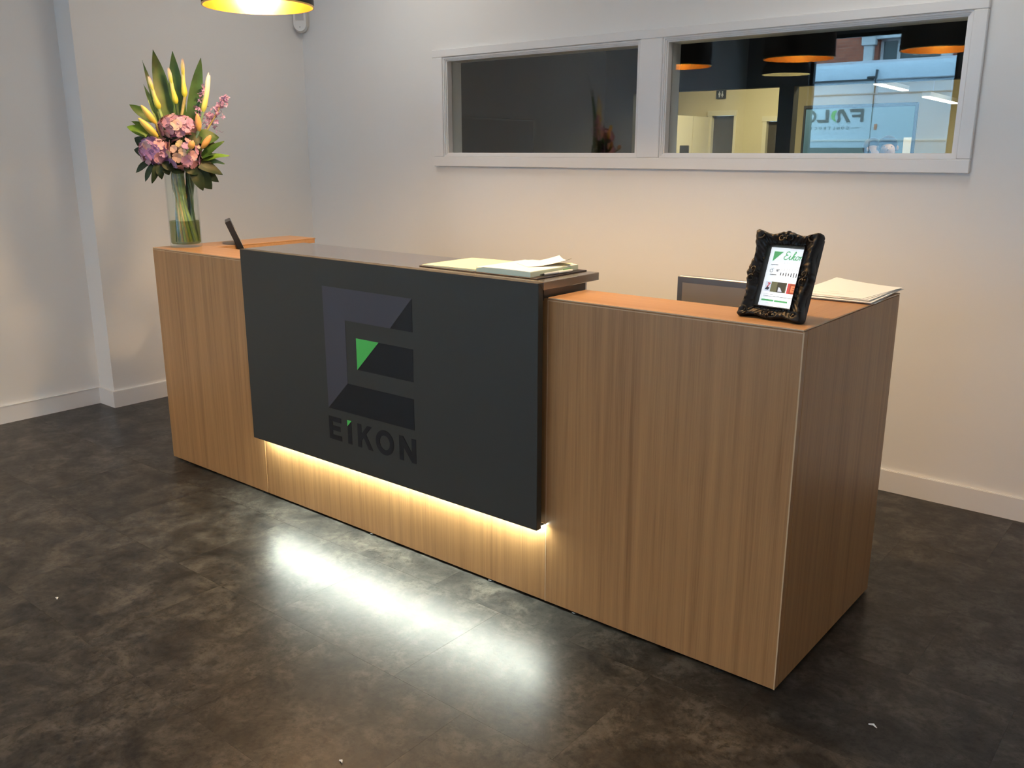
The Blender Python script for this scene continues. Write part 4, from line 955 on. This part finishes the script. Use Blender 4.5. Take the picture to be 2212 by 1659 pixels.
# hydrangea heads
def floret_mesh(r):
    bm = BM()
    for k_ in range(4):
        a = k_*PI/2; d0 = Vector((math.cos(a), math.sin(a), 0)); s0 = Vector((-math.sin(a), math.cos(a), 0))
        c0 = bm.verts.new((0, 0, .0)); m_ = [bm.verts.new(d0*r*.35+s0*r*q+Vector((0, 0, r*.10))) for q in (-.42, 0, .42)]
        o_ = [bm.verts.new(d0*r*.78+s0*r*q*1.0+Vector((0, 0, r*(.30 if abs(q) > .1 else .2)))) for q in (-.62, 0, .62)]
        t2 = [bm.verts.new(d0*r*1.0+s0*r*q+Vector((0, 0, r*.24))) for q in (-.32, .32)]
        bm.faces.new((c0, m_[0], m_[1])); bm.faces.new((c0, m_[1], m_[2]))
        for q in (0, 1): bm.faces.new((m_[q], o_[q], o_[q+1], m_[q+1]))
        bm.faces.new((o_[0], t2[0], o_[1])); bm.faces.new((o_[1], t2[0], t2[1])); bm.faces.new((o_[1], t2[1], o_[2]))
    for f in bm.faces: f.smooth = True
    me = bpy.data.meshes.new('floret'); bm.to_mesh(me); bm.free(); return me
PET = objrand('hydrangea_petal', [(.30, .17, .42), (.46, .24, .38), (.58, .32, .36), (.62, .40, .36), (.40, .24, .44)], .6)
PETY = objrand('hydrangea_petal_cream', [(.60, .46, .24), (.66, .50, .27), (.58, .36, .30), (.62, .48, .34)], .6)
fm = floret_mesh(.025); fm.materials.append(PET); fm2 = floret_mesh(.021); fm2.materials.append(PETY)
for lab, u, z_, w_, rx, rz, ny in (
    ('mauve pink hydrangea head at the top of the bouquet', .005, .520, .062, .072, .045, 3),
    ('mauve hydrangea head at the lower left of the bouquet', -.090, .418, .060, .062, .056, 5),
    ('pink and cream hydrangea head at the lower right of the bouquet', .022, .405, .085, .070, .062, 12)):
    th_ = thing('hydrangea', lab, 'flower', VC+Vector((0, 0, .03)), 'hydrangeas in the bouquet'); tb = base_of(th_)
    cc = FV(u, z_, w_-.02)
    bm = BM(); ball(bm, (0, 0, 0), 1, 2)
    for v in bm.verts: v.co = cc+VU*v.co.x*rx*.68+VN*v.co.y*rx*.6+Vector((0, 0, v.co.z*rz*.68))
    obj('flower_core', bm, plain('hydrangea_core', (.20, .16, .16), .8) if 'hydrangea_core' not in MATS else MATS['hydrangea_core'], th_, True)
    NF = 46
    for i in range(NF):
        zz = 1-2*(i+.5)/NF; a = i*2.39996; rr2 = math.sqrt(1-zz*zz)
        dv = VU*rr2*math.cos(a)+VN*rr2*math.sin(a)+Vector((0, 0, zz))
        if dv.dot(VN) < -.45: continue
        lv = dv.dot(VU), dv.dot(VN), dv.z
        p = cc+VU*lv[0]*rx+VN*lv[1]*rx*.85+Vector((0, 0, lv[2]*rz))
        cream = ny == 12 and (lv[0] < .25 and lv[1] > .35 and lv[2] > -.35)
        o = link(bpy.data.objects.new('floret', fm2 if cream else fm)); o.parent = th_; o.location = p-tb
        o.rotation_mode = 'QUATERNION'
        dj = (dv+Vector((random.uniform(-.35, .35), random.uniform(-.35, .35), random.uniform(-.3, .3)))).normalized()
        o.rotation_quaternion = dj.to_track_quat('Z', 'Y') @ Quaternion((0, 0, 1), random.uniform(0, PI/2))
        o.scale = (random.uniform(.78, 1.05),)*3
    obj('stem', stem_bm(cc-Vector((0, 0, rz*.5)), .005), STEMS[_si[0] % 5], th_, True)
# lily buds: stems with buds
BUDY = gradz('lily_bud_yellow', [(0, (.55, .42, .06)), (.5, (.80, .56, .12)), (1, (.72, .55, .16))], .45); BUDO = gradz('lily_bud_orange', [(0, (.55, .38, .08)), (.5, (.75, .38, .12)), (1, (.70, .30, .12))], .45)
for lab, buds, mat in (
    ('stem of two yellow lily buds pointing left in the bouquet', [((-.079, .534), (-.131, .608), .075, .0135), ((-.076, .478), (-.146, .555), .085, .0155)], BUDY),
    ('stem with one upright orange lily bud in the bouquet', [((.095, .503), (.092, .577), .075, .0135)], BUDO),
    ('stem with plump orange lily bud at the right of the bouquet', [((.100, .432), (.141, .486), .095, .0135)], BUDO),
    ('stem with a half-hidden orange bud between the hydrangeas', [((.050, .430), (.064, .462), .150, .0150)], BUDO)):
    th_ = thing('lily_stem', lab, 'flower', VC+Vector((0, 0, .03)))
    for a, b_, w_, r in buds:
        A, B = FV(*a, w_), FV(*b_, w_+.012)
        bm = tube(BM(), [A.lerp(B, s_) for s_ in (0, .08, .25, .5, .75, .92, 1)], [r*k_ for k_ in (.35, .62, .92, 1, .82, .45, .06)], 12); obj('bud', bm, mat, th_, True)
    A = FV(*buds[0][0], buds[0][2]); obj('stem', stem_bm(A, .004), STEMS[_si[0] % 5], th_, True)
    if len(buds) > 1: obj('branch', tube(BM(), smoothpath([FV(*buds[1][0], buds[1][2]), FV(-.06, .44, .05), FV(-.03, .38, .03)], 5), .003, 6), STEM, th_, True)
# lilac sprays
LIL = plain('lilac_blossom', (.50, .28, .46), .6, var=.3, vscale=60)
for lab, base, tip, nb2, spread in (('upright spray of small mauve blossom behind the white calla', (.085, .53), (.140, .715), 30, .024), ('mauve blossom spray arching out to the right of the bouquet', (.115, .49), (.222, .655), 110, .042)):
    th_ = thing('blossom_spray', lab, 'flower', VC+Vector((0, 0, .03)))
    A, B = FV(*base, .0), FV(*tip, .01); bm = BM()
    for i in range(nb2):
        s_ = .12+.88*i/nb2; sp = spread*(1.15-s_)
        p = A.lerp(B, s_)+VU*random.gauss(0, sp*.6)+VN*random.gauss(0, sp*.6)+Vector((0, 0, random.gauss(0, sp*.6)))
        r = random.uniform(.006, .0115)
        q = Quaternion(Vector((random.random()-.5, random.random()-.5, random.random()-.5)).normalized(), random.uniform(0, 6))
        for k_ in range(4):
            d1 = q @ Vector((math.cos(k_*PI/2), math.sin(k_*PI/2), .35)); s1 = q @ Vector((-math.sin(k_*PI/2), math.cos(k_*PI/2), 0))
            vs = [bm.verts.new(p), bm.verts.new(p+d1*r*.7-s1*r*.45), bm.verts.new(p+d1*r*1.15), bm.verts.new(p+d1*r*.7+s1*r*.45)]; bm.faces.new(vs)
    o = obj('blossoms', bm, LIL, th_); o['kind'] = 'stuff'
    obj('stem', stem_bm(A.lerp(B, .8), .003, A), STEMS[_si[0] % 5], th_, True)
# foliage sprigs
def foliage(lab, leaves, w0=.02, stem_at=None):
    th_ = thing('foliage_sprig', lab, 'foliage', VC+Vector((0, 0, .03)))
    for (a, b_, wd, w1, w2, mat, fc) in leaves:
        bm = leaf_bm(BM(), FV(*a, w1), FV(*b_, w2), wd, VN*fc[0]+VU*fc[1]+Vector((0, 0, fc[2])), .008, .18, 9, None, 0, .002); obj('leaf', bm, mat, th_, True)
    sa = stem_at or leaves[0][0]; obj('stem', stem_bm(FV(*sa, w0), .0035), STEMS[_si[0] % 5], th_, True)
foliage('pair of curled bright green leaves at the left of the bouquet', [((-.085, .54), (-.178, .612), .045, .02, .03, LEAFM, (1, .3, .2)), ((-.095, .485), (-.197, .520), .050, .03, .04, LEAFB, (1, 0, .3)), ((-.12, .50), (-.178, .545), .03, .02, .02, LEAFB, (.6, 0, 1))], .02, (-.07, .47))
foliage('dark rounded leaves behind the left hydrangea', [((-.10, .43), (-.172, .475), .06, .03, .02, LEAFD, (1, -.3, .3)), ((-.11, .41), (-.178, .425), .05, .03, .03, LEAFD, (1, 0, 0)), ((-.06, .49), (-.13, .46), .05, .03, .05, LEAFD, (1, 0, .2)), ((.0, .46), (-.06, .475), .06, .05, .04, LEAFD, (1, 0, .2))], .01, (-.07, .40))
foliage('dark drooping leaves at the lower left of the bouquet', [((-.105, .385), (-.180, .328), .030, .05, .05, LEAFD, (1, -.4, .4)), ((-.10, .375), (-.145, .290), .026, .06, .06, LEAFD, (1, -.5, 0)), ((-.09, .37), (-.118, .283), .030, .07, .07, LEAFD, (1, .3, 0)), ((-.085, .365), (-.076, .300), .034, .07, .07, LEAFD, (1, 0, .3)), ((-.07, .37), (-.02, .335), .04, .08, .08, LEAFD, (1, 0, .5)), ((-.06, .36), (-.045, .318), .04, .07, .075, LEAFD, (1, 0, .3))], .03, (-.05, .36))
foliage('broad glossy green leaf at the right of the bouquet', [((.075, .47), (.176, .478), .072, .05, .04, LEAFM, (1, -.2, .5)), ((.09, .45), (.165, .440), .05, .04, .04, LEAFD, (1, 0, .3))], .03, (.06, .42))
foliage('spray of pointed green leaves reaching out to the right', [((.085, .385), (.196, .462), .036, .06, .06, LEAFM, (1, -.4, .6)), ((.085, .378), (.213, .400), .040, .06, .07, LEAFB, (.7, 0, 1)), ((.08, .390), (.150, .405), .04, .07, .07, LEAFM, (.8, 0, 1)), ((.10, .37), (.190, .365), .036, .05, .06, LEAFM, (.7, 0, 1))], .03, (.05, .37))
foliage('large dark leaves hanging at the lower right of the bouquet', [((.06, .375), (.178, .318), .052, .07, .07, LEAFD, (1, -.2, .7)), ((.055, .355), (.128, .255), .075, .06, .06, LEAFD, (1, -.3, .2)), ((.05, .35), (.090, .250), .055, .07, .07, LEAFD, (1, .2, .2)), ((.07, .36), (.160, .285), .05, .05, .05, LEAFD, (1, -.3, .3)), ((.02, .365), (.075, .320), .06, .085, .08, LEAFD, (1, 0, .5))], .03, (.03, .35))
foliage('dark green leaf tucked between the hydrangea heads', [((.03, .46), (.105, .475), .06, .07, .06, LEAFD, (1, 0, .2)), ((-.02, .47), (.045, .492), .05, .07, .07, LEAFD, (1, 0, .2)), ((-.04, .35), (.02, .33), .05, .07, .07, LEAFD, (1, 0, .5))], .04, (.02, .44))

# scraps on the floor
for lab, x, y, s_ in (('tiny white paper scrap on the floor near the left wall', .985, -.995, .007), ('white paper scrap on the floor beside the desk end', 3.27, .02, .011), ('tiny white crumb on the floor before the desk', 2.33, -.93, .006)):
    bm = BM(); tube(bm, [(x-s_, y, .003), (x, y+s_*.4, .004), (x+s_, y-s_*.3, .003)], [.0015, .003, .001], 6); tag(obj('paper_scrap', bm, PAPER), lab, 'scrap')
